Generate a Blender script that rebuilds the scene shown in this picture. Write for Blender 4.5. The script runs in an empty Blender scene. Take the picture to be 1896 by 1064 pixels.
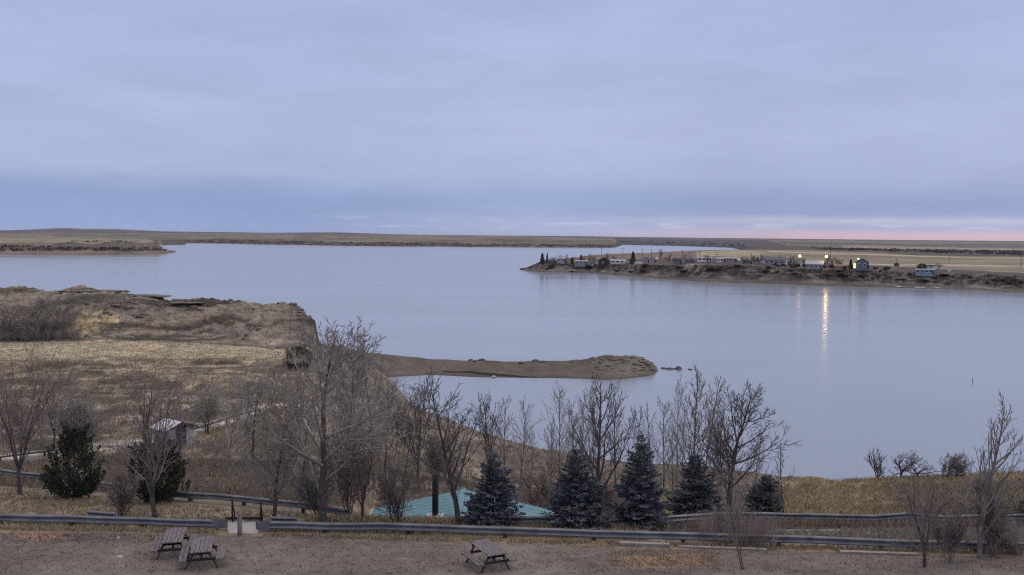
import bpy, bmesh, math, random
import numpy as np
from mathutils import Vector, Matrix
from mathutils.bvhtree import BVHTree
R = math.radians
S = bpy.context.scene
col = S.collection
rng = np.random.default_rng(7)
random.seed(7)

# ------------------------------------------------------------------ camera
F_PX, CX, CY = 1700.0, 948.0, 532.0
EYE = np.array([0.0, 0.0, 24.0])
PITCH, ROLL = R(3.23), R(0.62)
Fw = np.array([0, math.cos(PITCH), -math.sin(PITCH)])
U0 = np.array([0, math.sin(PITCH), math.cos(PITCH)]); R0 = np.array([1.0, 0, 0])
Rt = R0 * math.cos(ROLL) + U0 * math.sin(ROLL)
Up = U0 * math.cos(ROLL) - R0 * math.sin(ROLL)
cam = bpy.data.cameras.new('camera'); camo = bpy.data.objects.new('camera', cam); col.objects.link(camo)
cam.sensor_width = 36.0; cam.lens = 36.0 * F_PX / 1896.0
cam.clip_start = 0.5; cam.clip_end = 60000
M = Matrix((( Rt[0], Up[0], -Fw[0], EYE[0]), (Rt[1], Up[1], -Fw[1], EYE[1]), (Rt[2], Up[2], -Fw[2], EYE[2]), (0, 0, 0, 1)))
camo.matrix_world = M
S.camera = camo

# ------------------------------------------------------------------ exposure, sky, sun
S.view_settings.view_transform = 'Standard'; S.view_settings.look = 'None'
S.view_settings.exposure = 0.0; S.view_settings.gamma = 1.0
try: S.view_settings.use_curve_mapping = False
except Exception: pass
S.cycles.max_bounces = 6; S.cycles.diffuse_bounces = 2; S.cycles.glossy_bounces = 3
S.cycles.use_denoising = False; S.cycles.filter_width = 1.15; S.cycles.sample_clamp_indirect = 4.0; S.cycles.use_adaptive_sampling = False

SUN_EL, SUN_AZ = R(24), R(72)
def lin(c):
    return tuple(((v / 255.0) / 12.92 if v <= 10.3 else ((v / 255.0 + .055) / 1.055) ** 2.4) for v in c)

W = bpy.data.worlds.new('World'); S.world = W; W.use_nodes = True
nt = W.node_tree; nt.nodes.clear()
def N(t, **k):
    n = nt.nodes.new(t)
    for a, b in k.items(): setattr(n, a, b)
    return n
def L(a, b): nt.links.new(a, b)
def mth(op, a, b=None, c=None, clamp=False):
    n = N('ShaderNodeMath', operation=op); n.use_clamp = clamp
    for i, v in enumerate((a, b, c)):
        if v is None: continue
        if isinstance(v, (int, float)): n.inputs[i].default_value = v
        else: L(v, n.inputs[i])
    return n.outputs[0]
def ramp(fac, els, interp='LINEAR'):
    n = N('ShaderNodeValToRGB'); n.color_ramp.interpolation = interp
    cr = n.color_ramp
    while len(cr.elements) < len(els): cr.elements.new(0.5)
    for e, (p, c) in zip(cr.elements, els):
        e.position = p; e.color = (*c, 1)
    L(fac, n.inputs[0]); return n.outputs[0]
def mixc(f, a, b, mode='MIX'):
    n = N('ShaderNodeMix', data_type='RGBA', blend_type=mode)
    if isinstance(f, (int, float)): n.inputs[0].default_value = f
    else: L(f, n.inputs[0])
    for i, v in ((6, a), (7, b)):
        if isinstance(v, tuple): n.inputs[i].default_value = (*v, 1)
        else: L(v, n.inputs[i])
    return n.outputs[2]
tc = N('ShaderNodeTexCoord'); sp = N('ShaderNodeSeparateXYZ'); L(tc.outputs['Generated'], sp.inputs[0])
el = mth('MULTIPLY', mth('ARCSINE', sp.outputs[2]), 57.2958)
az = mth('MULTIPLY', mth('ARCTAN2', sp.outputs[0], sp.outputs[1]), 57.2958)
def noise2(sx, sy, det, seed, rough=.55):
    c = N('ShaderNodeCombineXYZ'); L(mth('MULTIPLY', az, sx), c.inputs[0]); L(mth('MULTIPLY', el, sy), c.inputs[1]); c.inputs[2].default_value = seed
    n = N('ShaderNodeTexNoise'); n.inputs['Scale'].default_value = 1; n.inputs['Detail'].default_value = det; n.inputs['Roughness'].default_value = rough
    L(c.outputs[0], n.inputs['Vector']); return n.outputs[0]
warp = mth('MULTIPLY', mth('SUBTRACT', noise2(.09, .7, 4, 1.3), .5), 1.0)
fade = mth('MULTIPLY', mth('ABSOLUTE', el), .5, clamp=True)
elw = mth('ADD', el, mth('MULTIPLY', warp, fade))
fac = mth('MULTIPLY', elw, 1 / 90.0, clamp=True)
def els(lst): return [(e / 90.0, lin(c)) for e, c in lst] + [(42 / 90.0, lin((200, 198, 212))), (60 / 90.0, lin((276, 264, 254)))]
cl = ramp(fac, els([(0, (142, 164, 216)), (.5, (131, 155, 206)), (2.0, (130, 154, 203)), (2.7, (138, 159, 206)), (3.6, (160, 174, 213)), (5.5, (164, 178, 217)), (9, (161, 175, 217)), (14, (160, 174, 218)), (24, (156, 169, 211))]))
cm = ramp(fac, els([(0, (170, 180, 219)), (.45, (160, 172, 213)), (.9, (158, 170, 210)), (1.3, (146, 163, 208)), (2.3, (136, 157, 204)), (3.6, (158, 172, 212)), (6, (167, 180, 218)), (11, (165, 179, 221)), (14, (161, 175, 219)), (24, (156, 169, 211))]))
cr_ = ramp(fac, els([(0, (232, 190, 200)), (.3, (218, 184, 205)), (.5, (158, 170, 207)), (.85, (160, 171, 209)), (1.12, (186, 188, 217)), (1.35, (140, 157, 204)), (2.1, (134, 154, 203)), (3.4, (154, 168, 210)), (6, (162, 175, 215)), (14, (159, 173, 217)), (24, (156, 169, 211))]))
n1 = mth('MULTIPLY', mth('SUBTRACT', noise2(.12, .5, 3, 7.0), .5), 14.0)
azw = mth('ADD', az, n1)
f1 = mth('DIVIDE', mth('ADD', azw, 14.0), 14.0, clamp=True)
f2 = mth('DIVIDE', mth('SUBTRACT', azw, 3.0), 14.0, clamp=True)
sky = mixc(f2, mixc(f1, cl, cm), cr_)
# pale cloud streaks near the horizon and soft mottling above
st = mth('MULTIPLY', mth('SUBTRACT', noise2(.35, 3.2, 6, 3.1, .6), .52), 5.0, clamp=True)
low = mth('SUBTRACT', 1.0, mth('DIVIDE', mth('ABSOLUTE', mth('SUBTRACT', el, .75)), .6), clamp=True)
sky = mixc(mth('MULTIPLY', mth('MULTIPLY', st, low), mth('DIVIDE', mth('ADD', az, 16.0), 10.0, clamp=True)), sky, lin((190, 197, 224)))
mot = mth('MULTIPLY', mth('SUBTRACT', noise2(.10, .45, 6, 9.4, .55), .5), 1.0)
mot2 = mth('MULTIPLY', mth('SUBTRACT', noise2(.6, 3.0, 4, 2.2, .6), .5), .22)
hsv = N('ShaderNodeHueSaturation'); L(sky, hsv.inputs['Color']); hsv.inputs['Saturation'].default_value = .88
L(mth('ADD', 1.03, mth('MULTIPLY', mth('ADD', mot, mot2), .30)), hsv.inputs['Value'])
nish = N('ShaderNodeTexSky', sky_type='NISHITA'); nish.sun_disc = False; nish.sun_elevation = SUN_EL; nish.sun_rotation = SUN_AZ
nb = N('ShaderNodeBackground'); nb.inputs[1].default_value = 0.004; L(nish.outputs[0], nb.inputs[0])
cb = N('ShaderNodeBackground'); cb.inputs[1].default_value = .98; L(hsv.outputs[0], cb.inputs[0])
ad = N('ShaderNodeAddShader'); L(nb.outputs[0], ad.inputs[0]); L(cb.outputs[0], ad.inputs[1])
wo = N('ShaderNodeOutputWorld'); L(ad.outputs[0], wo.inputs[0])

sl = bpy.data.lights.new('sun', 'SUN'); sl.energy = 0.9; sl.angle = R(30); sl.color = (1.0, .86, .72)
so = bpy.data.objects.new('sun', sl); col.objects.link(so)
sd = Vector((math.sin(SUN_AZ) * math.cos(SUN_EL), math.cos(SUN_AZ) * math.cos(SUN_EL), math.sin(SUN_EL)))
so.rotation_euler = sd.to_track_quat('Z', 'Y').to_euler()

# ------------------------------------------------------------------ helpers
def ray(px, py):
    d = Fw + Rt * ((px - CX) / F_PX) - Up * ((py - CY) / F_PX)
    return d / np.linalg.norm(d)
def project(P):
    v = P - EYE
    z = v @ Fw
    z = np.where(z < 1e-3, 1e-3, z)
    return CX + F_PX * (v @ Rt) / z, CY - F_PX * (v @ Up) / z
def hash2(ix, iy, s):
    h = (ix.astype(np.int64) * 374761393 + iy.astype(np.int64) * 668265263 + s * 974634777) & 0x7fffffff
    h = ((h ^ (h >> 13)) * 1274126177) & 0x7fffffff
    return ((h ^ (h >> 16)) & 0xffff) / 65535.0
def vnoise(x, y, s=0):
    xi = np.floor(x); yi = np.floor(y); fx = x - xi; fy = y - yi
    fx = fx * fx * (3 - 2 * fx); fy = fy * fy * (3 - 2 * fy)
    a = hash2(xi, yi, s); b = hash2(xi + 1, yi, s); c = hash2(xi, yi + 1, s); d = hash2(xi + 1, yi + 1, s)
    return (a + (b - a) * fx) * (1 - fy) + (c + (d - c) * fx) * fy - .5
def fbm(x, y, oct=5, s=0, rough=.5):
    t = 0; a = 1
    for i in range(oct):
        t = t + a * vnoise(x, y, s + i * 17); a *= rough; x = x * 2.03 + 5.1; y = y * 2.03 + 3.7
    return t
def inpoly(px, py, poly):
    r = np.zeros(px.shape, bool); n = len(poly); j = n - 1
    for i in range(n):
        xi, yi = poly[i]; xj, yj = poly[j]
        if yi != yj:
            r ^= ((yi > py) != (yj > py)) & (px < (xj - xi) * (py - yi) / (yj - yi) + xi)
        j = i
    return r

def tag(o, label=None, cat=None, group=None, kind=None):
    if label: o['label'] = label
    if cat: o['category'] = cat
    if group: o['group'] = group
    if kind: o['kind'] = kind
    elif cat: o['kind'] = 'thing'
    return o
def empty(name, loc, rz=0.0, label=None, cat=None, group=None):
    o = bpy.data.objects.new(name, None); col.objects.link(o)
    o.location = tuple(float(v) for v in loc); o.rotation_euler = (0, 0, rz); o.empty_display_size = .2
    return tag(o, label, cat, group)
def mesh_np(name, V, faces, mat, parent=None, smooth=False, colors=None):
    """faces: (n,k) int array or list of such arrays"""
    me = bpy.data.meshes.new(name)
    if isinstance(faces, np.ndarray): faces = [faces]
    faces = [f for f in faces if len(f)]
    V = np.asarray(V, np.float32)
    me.vertices.add(len(V)); me.vertices.foreach_set('co', V.ravel())
    loops = np.concatenate([f.ravel() for f in faces]).astype(np.int32)
    tot = np.concatenate([np.full(len(f), f.shape[1], np.int32) for f in faces])
    st_ = np.concatenate([[0], np.cumsum(tot)[:-1]]).astype(np.int32)
    me.loops.add(len(loops)); me.loops.foreach_set('vertex_index', loops)
    me.polygons.add(len(tot)); me.polygons.foreach_set('loop_start', st_)
    try: me.polygons.foreach_set('loop_total', tot)
    except Exception: pass
    if smooth: me.polygons.foreach_set('use_smooth', np.ones(len(tot), bool))
    if colors is not None:
        ca = me.color_attributes.new('cover', 'FLOAT_COLOR', 'POINT')
        c4 = np.ones((len(V), 4), np.float32); c4[:, :3] = colors
        ca.data.foreach_set('color', c4.ravel())
    me.update(); me.validate()
    me.materials.append(mat)
    o = bpy.data.objects.new(name, me); col.objects.link(o)
    if parent: o.parent = parent
    return o
class MB:
    """collects boxes, bars, prisms and lathes; build() links ONE mesh object"""
    def __init__(s): s.v = []; s.f = []
    def add(s, vs, fs):
        b = len(s.v); s.v += [tuple(float(c) for c in v) for v in vs]; s.f += [tuple(b + i for i in f) for f in fs]; return s
    def box(s, x0, x1, y0, y1, z0, z1):
        return s.add([(x0,y0,z0),(x1,y0,z0),(x1,y1,z0),(x0,y1,z0),(x0,y0,z1),(x1,y0,z1),(x1,y1,z1),(x0,y1,z1)],
                     [(0,3,2,1),(4,5,6,7),(0,1,5,4),(1,2,6,5),(2,3,7,6),(3,0,4,7)])
    def bar(s, a, b, w, h, up=(0,0,1)):
        a = Vector(a); b = Vector(b); d = (b - a).normalized(); u = Vector(up)
        sx = d.cross(u)
        if sx.length < 1e-4: sx = Vector((1,0,0))
        sx.normalize(); uu = sx.cross(d); sx *= w / 2; uu *= h / 2
        vs = [p + q for p in (a, b) for q in (-sx-uu, sx-uu, sx+uu, -sx+uu)]
        return s.add(vs, [(0,1,2,3),(7,6,5,4),(0,4,5,1),(1,5,6,2),(2,6,7,3),(3,7,4,0)])
    def tube(s, a, b, r0, r1=None, n=10):
        r1 = r0 if r1 is None else r1
        a = Vector(a); b = Vector(b); d = (b - a).normalized(); q = d.to_track_quat('Z', 'Y')
        ring = [q @ Vector((math.cos(2*math.pi*i/n), math.sin(2*math.pi*i/n), 0)) for i in range(n)]
        vs = [a + v * r0 for v in ring] + [b + v * r1 for v in ring]
        fs = [(i, (i+1) % n, n + (i+1) % n, n + i) for i in range(n)] + [tuple(range(n))[::-1], tuple(range(n, 2*n))]
        return s.add(vs, fs)
    def prism(s, pts, y0, y1):
        n = len(pts)
        vs = [(x, y0, z) for x, z in pts] + [(x, y1, z) for x, z in pts]
        return s.add(vs, [tuple(range(n)), tuple(range(n, 2*n))[::-1]] + [(i, n+i, n+(i+1) % n, (i+1) % n) for i in range(n)])
    def ball(s, c, r, n=10, m=6, sz=1):
        vs = []; fs = []
        for j in range(m + 1):
            t = math.pi * j / m
            for i in range(n):
                a = 2 * math.pi * i / n
                vs.append((c[0] + r*math.sin(t)*math.cos(a), c[1] + r*math.sin(t)*math.sin(a), c[2] + r*sz*math.cos(t)))
        for j in range(m):
            for i in range(n):
                fs.append((j*n+i, (j+1)*n+i, (j+1)*n+(i+1) % n, j*n+(i+1) % n))
        return s.add(vs, fs)
    def build(s, name, mat, parent=None, smooth=False):
        me = bpy.data.meshes.new(name); me.from_pydata(s.v, [], s.f); me.validate(); me.update()
        bm = bmesh.new(); bm.from_mesh(me); bmesh.ops.recalc_face_normals(bm, faces=bm.faces); bm.to_mesh(me); bm.free()
        me.materials.append(mat)
        if smooth:
            for p in me.polygons: p.use_smooth = True
        o = bpy.data.objects.new(name, me); col.objects.link(o)
        if parent: o.parent = parent
        return o

# ------------------------------------------------------------------ materials
def mat(name, c, rough=.85, c2=None, scale=4.0, bump=0.0, bscale=30.0, metallic=0.0, stretch=(1,1,1), emis=None, estr=0, detail=5, thr=(.35,.65)):
    global nt
    m = bpy.data.materials.new(name); m.use_nodes = True; keep = nt; nt = m.node_tree
    b = nt.nodes['Principled BSDF']; b.inputs['Roughness'].default_value = rough; b.inputs['Metallic'].default_value = metallic
    t = N('ShaderNodeTexCoord'); mp = N('ShaderNodeMapping'); mp.inputs['Scale'].default_value = stretch; L(t.outputs['Object'], mp.inputs[0])
    c2 = c2 or tuple(v * .72 for v in c)
    n = N('ShaderNodeTexNoise'); n.inputs['Scale'].default_value = scale; n.inputs['Detail'].default_value = detail; L(mp.outputs[0], n.inputs['Vector'])
    L(ramp(n.outputs[0], [(thr[0], c2), (thr[1], c)]), b.inputs['Base Color'])
    if bump:
        n2 = N('ShaderNodeTexNoise'); n2.inputs['Scale'].default_value = bscale; n2.inputs['Detail'].default_value = 4; L(mp.outputs[0], n2.inputs['Vector'])
        bp = N('ShaderNodeBump'); bp.inputs['Strength'].default_value = bump; bp.inputs['Distance'].default_value = .02; L(n2.outputs[0], bp.inputs['Height']); L(bp.outputs[0], b.inputs['Normal'])
    if emis:
        b.inputs['Emission Color'].default_value = (*emis, 1); b.inputs['Emission Strength'].default_value = estr
    nt = keep; return m

def ground_mat(name, scales, contrast=.55, bumpd=.05, speck=.35):
    """cover colour per vertex, broken up by several sizes of real mottling, pebbles and litter"""
    global nt
    m = bpy.data.materials.new(name); m.use_nodes = True; keep = nt; nt = m.node_tree
    b = nt.nodes['Principled BSDF']; b.inputs['Roughness'].default_value = .95
    b.inputs['Specular IOR Level'].default_value = .15
    at = N('ShaderNodeAttribute', attribute_name='cover')
    g = N('ShaderNodeNewGeometry')
    v = 1.0; hs = None
    for i, sc in enumerate(scales):
        n = N('ShaderNodeTexNoise'); n.inputs['Scale'].default_value = sc; n.inputs['Detail'].default_value = 6; n.inputs['Roughness'].default_value = .65
        L(g.outputs['Position'], n.inputs['Vector'])
        a = mth('ADD', 1.0, mth('MULTIPLY', mth('SUBTRACT', n.outputs[0], .5), contrast * 4 / (1 + .25 * i)))
        v = mth('MULTIPLY', a, v); hs = n.outputs[0]
    v = mth('MINIMUM', mth('MAXIMUM', v, .25), 2.2)
    cc = N('ShaderNodeMix', data_type='RGBA', blend_type='MULTIPLY'); cc.inputs[0].default_value = 1
    L(at.outputs['Color'], cc.inputs[6]); cv = N('ShaderNodeCombineColor')
    L(v, cv.inputs[0]); L(v, cv.inputs[1]); L(v, cv.inputs[2]); L(cv.outputs[0], cc.inputs[7])
    vo = N('ShaderNodeTexVoronoi'); vo.inputs['Scale'].default_value = scales[-1] * 3.0; L(g.outputs['Position'], vo.inputs['Vector'])
    sm = N('ShaderNodeSeparateColor'); L(vo.outputs['Color'], sm.inputs[0])
    f = mth('MULTIPLY', mth('GREATER_THAN', sm.outputs[0], .86), speck)
    f2_ = mth('MULTIPLY', mth('LESS_THAN', sm.outputs[1], .16), speck * 1.3)
    c3 = mixc(f, cc.outputs[2], (.46, .37, .28)); c3 = mixc(f2_, c3, (.04, .035, .03))
    L(c3, b.inputs['Base Color'])
    bp = N('ShaderNodeBump'); bp.inputs['Strength'].default_value = .9; bp.inputs['Distance'].default_value = bumpd
    L(hs, bp.inputs['Height']); L(bp.outputs[0], b.inputs['Normal'])
    nt = keep; return m
G_NEAR = ground_mat('earth_and_dry_grass', (.22, 1.6, 9.0), .34, .05, .15)
G_FAR = ground_mat('shore_earth', (.035, .25, 1.2), .5, .4, .3)
G_HILL = ground_mat('prairie_hills', (.004, .03, .16), .42, 2.0, .25)

# water: silty, nearly calm
wm = bpy.data.materials.new('lake_water'); wm.use_nodes = True; keep = nt; nt = wm.node_tree
b = nt.nodes['Principled BSDF']
b.inputs['Base Color'].default_value = (.25, .285, .345, 1); b.inputs['IOR'].default_value = 1.6
g = N('ShaderNodeNewGeometry'); mp = N('ShaderNodeMapping'); mp.inputs['Scale'].default_value = (.004, .022, 1); L(g.outputs['Position'], mp.inputs[0])
n = N('ShaderNodeTexNoise'); n.inputs['Scale'].default_value = 1; n.inputs['Detail'].default_value = 7; n.inputs['Roughness'].default_value = .6; L(mp.outputs[0], n.inputs['Vector'])
L(mth('ADD', .02, mth('MULTIPLY', n.outputs[0], .30)), b.inputs['Roughness'])
n2 = N('ShaderNodeTexNoise'); n2.inputs['Scale'].default_value = 1.4; n2.inputs['Detail'].default_value = 4
mp2 = N('ShaderNodeMapping'); mp2.inputs['Scale'].default_value = (.45, 1.3, 1); L(g.outputs['Position'], mp2.inputs[0]); L(mp2.outputs[0], n2.inputs['Vector'])
bp = N('ShaderNodeBump'); bp.inputs['Strength'].default_value = .5; bp.inputs['Distance'].default_value = .04
L(n2.outputs[0], bp.inputs['Height']); L(bp.outputs[0], b.inputs['Normal'])
nt = keep

# ------------------------------------------------------------------ terrain lofts
def knot(px, k):
    """('z',py,z) point on a level z seen at py;  ('d',D,z) distance and level;  ('p',py,D) distance D seen at py"""
    t = k[0]
    if t == 'd':
        r = ray(px, 900); a = math.atan2(r[0], r[1]); return a, k[1], k[2]
    r = ray(px, k[1]); a = math.atan2(r[0], r[1]); s = r[2] / math.hypot(r[0], r[1])
    if t == 'z': return a, (k[2] - EYE[2]) / s, k[2]
    return a, k[2], EYE[2] + s * k[2]
def loft(cols, az_deg, nrows, smooth=2):
    """cols: {px:[knots]} -> grids X,Y,Z,(K,t)"""
    azs = np.radians(az_deg); pxs = sorted(cols); K = len(cols[pxs[0]])
    Dk = []; Zk = []
    for k in range(K):
        pts = sorted(knot(px, cols[px][k]) for px in pxs)
        a = np.array([p[0] for p in pts]); d = np.array([p[1] for p in pts]); z = np.array([p[2] for p in pts])
        dk = np.exp(np.interp(azs, a, np.log(d))); zk = np.interp(azs, a, z)
        for _ in range(smooth):
            for q in (dk, zk): q[1:-1] = .25 * q[:-2] + .5 * q[1:-1] + .25 * q[2:]
        Dk.append(dk); Zk.append(zk)
    D = []; Z = []; T = []
    for k in range(K - 1):
        n = nrows[k]
        for i in range(n + (k == K - 2)):
            t = i / n
            D.append(Dk[k] * (1 - t) + Dk[k + 1] * t); Z.append(Zk[k] * (1 - t) + Zk[k + 1] * t); T.append(np.full(len(azs), k + t))
    D = np.array(D); Z = np.array(Z); T = np.array(T)
    A = np.broadcast_to(azs, D.shape)
    return np.sin(A) * D, np.cos(A) * D, Z, T, D
def grid_obj(name, X, Y, Z, C, material, keepmask=None):
    h, w = X.shape
    idx = np.arange(h * w).reshape(h, w)
    q = np.stack([idx[:-1, :-1], idx[:-1, 1:], idx[1:, 1:], idx[1:, :-1]], -1).reshape(-1, 4)
    V = np.stack([X, Y, Z], -1).reshape(-1, 3)
    o = mesh_np(name, V, q, material, smooth=True, colors=C.reshape(-1, 3))
    tree = BVHTree.FromPolygons([tuple(v) for v in V.tolist()], q.tolist())
    return o, tree
def zfun(a): return ('z', a[0], a[1])
Z_ = lambda py, z: ('z', py, z); D_ = lambda d, z: ('d', d, z); P_ = lambda py, d: ('p', py, d)

az_main = np.concatenate([np.linspace(-75, -33, 22)[:-1], np.linspace(-33, 33, 1000), np.linspace(33, 75, 22)[1:]])
k0, k1 = D_(4, 13.4), Z_(1075, 12.3)
g_cols = {
 -500: [k0,k1,Z_(962,12),Z_(915,11.1),Z_(870,10),Z_(848,8.6),Z_(770,7),Z_(668,4.8),Z_(632,4.2),P_(590,178),P_(525,205),D_(240,0),D_(255,-4)],
 0: [k0,k1,Z_(972,12),Z_(925,11.2),Z_(883,10.2),Z_(856,8.6),Z_(790,7),Z_(668,4.8),Z_(634,4.2),P_(585,176),P_(531,200),D_(235,0),D_(250,-4)],
 105: [k0,k1,Z_(976,12),Z_(929,11.3),Z_(898,10.4),Z_(862,8.5),Z_(796,7),Z_(668,4.8),Z_(632,4.2),P_(580,176),P_(538,196),D_(230,0),D_(245,-4)],
 150: [k0,k1,Z_(977,12),Z_(930,11.3),Z_(905,10.5),Z_(865,8.4),Z_(800,7),Z_(668,4.8),Z_(632,4.2),P_(578,176),P_(533,194),D_(228,0),D_(245,-4)],
 300: [k0,k1,Z_(982,12),Z_(945,11.4),Z_(921,10.9),Z_(865,8.0),Z_(810,6.8),Z_(665,4.7),Z_(634,4.1),P_(570,174),P_(545,184),D_(215,0),D_(230,-4)],
 312: [k0,k1,Z_(982,12),Z_(945,11.4),Z_(921,10.9),Z_(865,8.0),Z_(810,6.8),Z_(665,4.7),Z_(634,4.1),P_(572,174),P_(554,184),D_(215,0),D_(230,-4)],
 450: [k0,k1,Z_(985,12),Z_(955,11.5),Z_(932,11),Z_(880,8.3),Z_(800,6.3),Z_(668,4.6),Z_(640,4.0),P_(572,170),P_(558,178),D_(205,0),D_(220,-4)],
 510: [k0,k1,Z_(986,12),Z_(959,11.5),Z_(940,11),Z_(886,8.1),Z_(800,6.0),Z_(672,4.5),Z_(645,3.9),P_(575,169),P_(560,175),D_(202,0),D_(217,-4)],
 545: [k0,k1,Z_(987,12),Z_(962,11.5),Z_(945,11),Z_(890,8),Z_(800,5.8),Z_(675,4.4),Z_(648,3.9),P_(588,168),P_(570,173),D_(200,0),D_(215,-4)],
 583: [k0,k1,Z_(987,12),Z_(966,11.5),Z_(952,11),Z_(900,7.6),Z_(800,5.4),Z_(680,4.2),Z_(652,3.8),P_(615,165),P_(594,168),D_(192,0),D_(210,-4)],
 591: [k0,k1,Z_(987,12),Z_(967,11.5),Z_(953,11),Z_(902,7.5),Z_(800,5.3),Z_(685,4.1),Z_(656,3.6),P_(648,163),P_(639,168),D_(188,0),D_(205,-4)],
 660: [k0,k1,Z_(988,12),Z_(972,11.6),Z_(962,11.2),Z_(905,7.0),Z_(800,4.6),Z_(720,3.4),Z_(690,2.6),P_(665,160),P_(650,168),D_(185,0),D_(200,-4)],
 715: [k0,k1,Z_(989,12),Z_(974,11.6),Z_(963,11.2),D_(46,6.5),Z_(810,4.0),Z_(748,3.3),Z_(716,2.8),Z_(709,2.0),Z_(703,.8),Z_(697,0),Z_(690,-4)],
 735: [k0,k1,Z_(989,12),Z_(975,11.6),Z_(964,11.2),D_(46,6.3),Z_(830,4.0),Z_(765,3.2),Z_(732,2.8),Z_(724,2.1),Z_(717,1.0),Z_(712,0),Z_(705,-4)],
 760: [k0,k1,Z_(989,12),Z_(975,11.6),Z_(965,11.2),D_(46,6.2),Z_(840,4.0),Z_(790,3.0),Z_(768,2.5),Z_(760,1.9),Z_(754,1.0),Z_(750,0),Z_(740,-4)],
 795: [k0,k1,Z_(990,12),Z_(976,11.6),Z_(965,11.2),D_(46,6.1),Z_(850,4.0),Z_(808,2.9),Z_(782,2.1),Z_(772,1.5),Z_(766,.7),Z_(762,0),Z_(750,-4)],
 830: [k0,k1,Z_(991,12),Z_(976,11.6),Z_(966,11.2),D_(46,6.0),Z_(862,4.0),Z_(825,2.8),Z_(795,1.8),Z_(783,1.3),Z_(776,.6),Z_(772,0),Z_(755,-4)],
 900: [k0,k1,Z_(993,12),Z_(977,11.6),Z_(967,11.1),D_(46,6.0),D_(56,5.5),Z_(860,2.7),Z_(832,1.7),Z_(815,1.0),Z_(807,.5),Z_(802,0),Z_(785,-4)],
 1000: [k0,k1,Z_(997,12),Z_(978,11.5),Z_(970,11.1),D_(46,6.0),D_(56,5.6),Z_(872,2.7),Z_(851,1.7),Z_(840,1.0),Z_(834,.5),Z_(830,0),Z_(810,-4)],
 1100: [k0,k1,Z_(1000,12),Z_(979,11.5),Z_(972,11.1),D_(47,7.5),D_(57,6.0),Z_(882,2.7),Z_(866,1.7),Z_(857,1.0),Z_(852,.5),Z_(848,0),Z_(825,-4)],
 1200: [k0,k1,Z_(1003,12),Z_(979,11.4),Z_(971,11),D_(49,8.6),D_(58,6.6),Z_(890,2.8),Z_(876,1.7),Z_(867,1.0),Z_(862,.5),Z_(859,0),Z_(835,-4)],
 1330: [k0,k1,Z_(1007,12),Z_(978,11.1),Z_(967,10.6),D_(50,9.1),D_(57,7.6),Z_(896,3.6),Z_(883,2.0),Z_(876,1.2),Z_(871,.5),Z_(867,0),Z_(845,-4)],
 1430: [k0,k1,Z_(1010,11.95),Z_(979,10.9),Z_(967,10.5),D_(50,9.2),D_(57,8.0),P_(903,64),Z_(889,2.5),Z_(884,1.4),Z_(878,.5),Z_(874,0),Z_(850,-4)],
 1500: [k0,k1,Z_(1012,11.9),Z_(980,10.8),Z_(968,10.4),P_(940,50),P_(912,55),P_(890,60),D_(66,6),D_(76,3),D_(87,1),Z_(877,0),Z_(855,-4)],
 1620: [k0,k1,Z_(1016,11.9),Z_(981,10.8),Z_(968,10.4),P_(938,50),P_(909,55),P_(885,60),D_(66,6),D_(76,3),D_(86,1),D_(92,0),D_(105,-4)],
 1700: [k0,k1,Z_(1018,11.9),Z_(982,10.8),Z_(968,10.4),P_(936,50),P_(907,55),P_(880,60),D_(66,6),D_(74,3),D_(84,1),D_(88,0),D_(100,-4)],
 1800: [k0,k1,Z_(1021,11.9),Z_(983,10.8),Z_(967,10.4),P_(935,50),P_(905,55),P_(877,60),D_(66,6),D_(74,3),D_(84,1),D_(88,0),D_(100,-4)],
 1896: [k0,k1,Z_(1024,11.9),Z_(984,10.8),Z_(966,10.4),P_(933,50),P_(901,55),P_(871,60),D_(66,6),D_(74,3),D_(84,1),D_(88,0),D_(100,-4)],
 2400: [k0,Z_(1085,12.3),Z_(1038,11.9),Z_(990,10.8),Z_(965,10.4),P_(925,50),P_(890,55),P_(858,60),D_(66,6),D_(74,3),D_(84,1),D_(88,0),D_(100,-4)],
}
for x_, k_ in g_cols.items():
    if x_ <= 583:
        q_ = .9 if x_ < 583 else .4
        k_[8] = ('z', k_[8][1], k_[8][2] + q_); e_ = 13 * q_ / .9
        k_[9] = ('p', k_[9][1], k_[9][2] + e_); k_[10] = ('p', k_[10][1], k_[10][2] + e_ * 1.3)
        k_[11] = ('d', k_[11][1] + 22, 0); k_[12] = ('d', k_[12][1] + 22, -4)
X, Y, Z, T, D = loft(g_cols, az_main, [14, 60, 26, 24, 34, 50, 120, 70, 80, 70, 60, 24])
w_u = np.clip((12 - T) / 1.0, 0, 1)
amp = .05 + .30 * np.clip((T - 4.2) / 1.5, 0, 1) * w_u
flat7 = (T > 7) & (T < 8)
Zn = fbm(X / 9, Y / 9, 6, 3) * amp * 1.1 + fbm(X / 1.4, Y / 1.4, 4, 11) * .06 * np.clip((T - 3.9), 0, 1)
PXg, PYg = project(np.stack([X, Y, Z], -1).reshape(-1, 3)); PXg = PXg.reshape(X.shape); PYg = PYg.reshape(X.shape)
# bluff: gullies and rock ledges
bl = np.clip((T - 8) / .5, 0, 1) * np.clip((10.6 - T) / 1.0, .18, 1) * (T < 10.9) * (PXg < 640)
lay = np.abs(((Z + fbm(X / 14, Y / 14, 3, 5) * 2.0) * 1.1) % 1.0 - .5) * 2
Zn = Zn + bl * (fbm(X / 5, Y / 5, 6, 21, .62) * 1.7 + fbm(X / 1.6, Y / 1.6, 4, 23, .6) * .8 + (lay - .5) * .5 * np.clip((T - 8.9) * 2, 0, 1))
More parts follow.
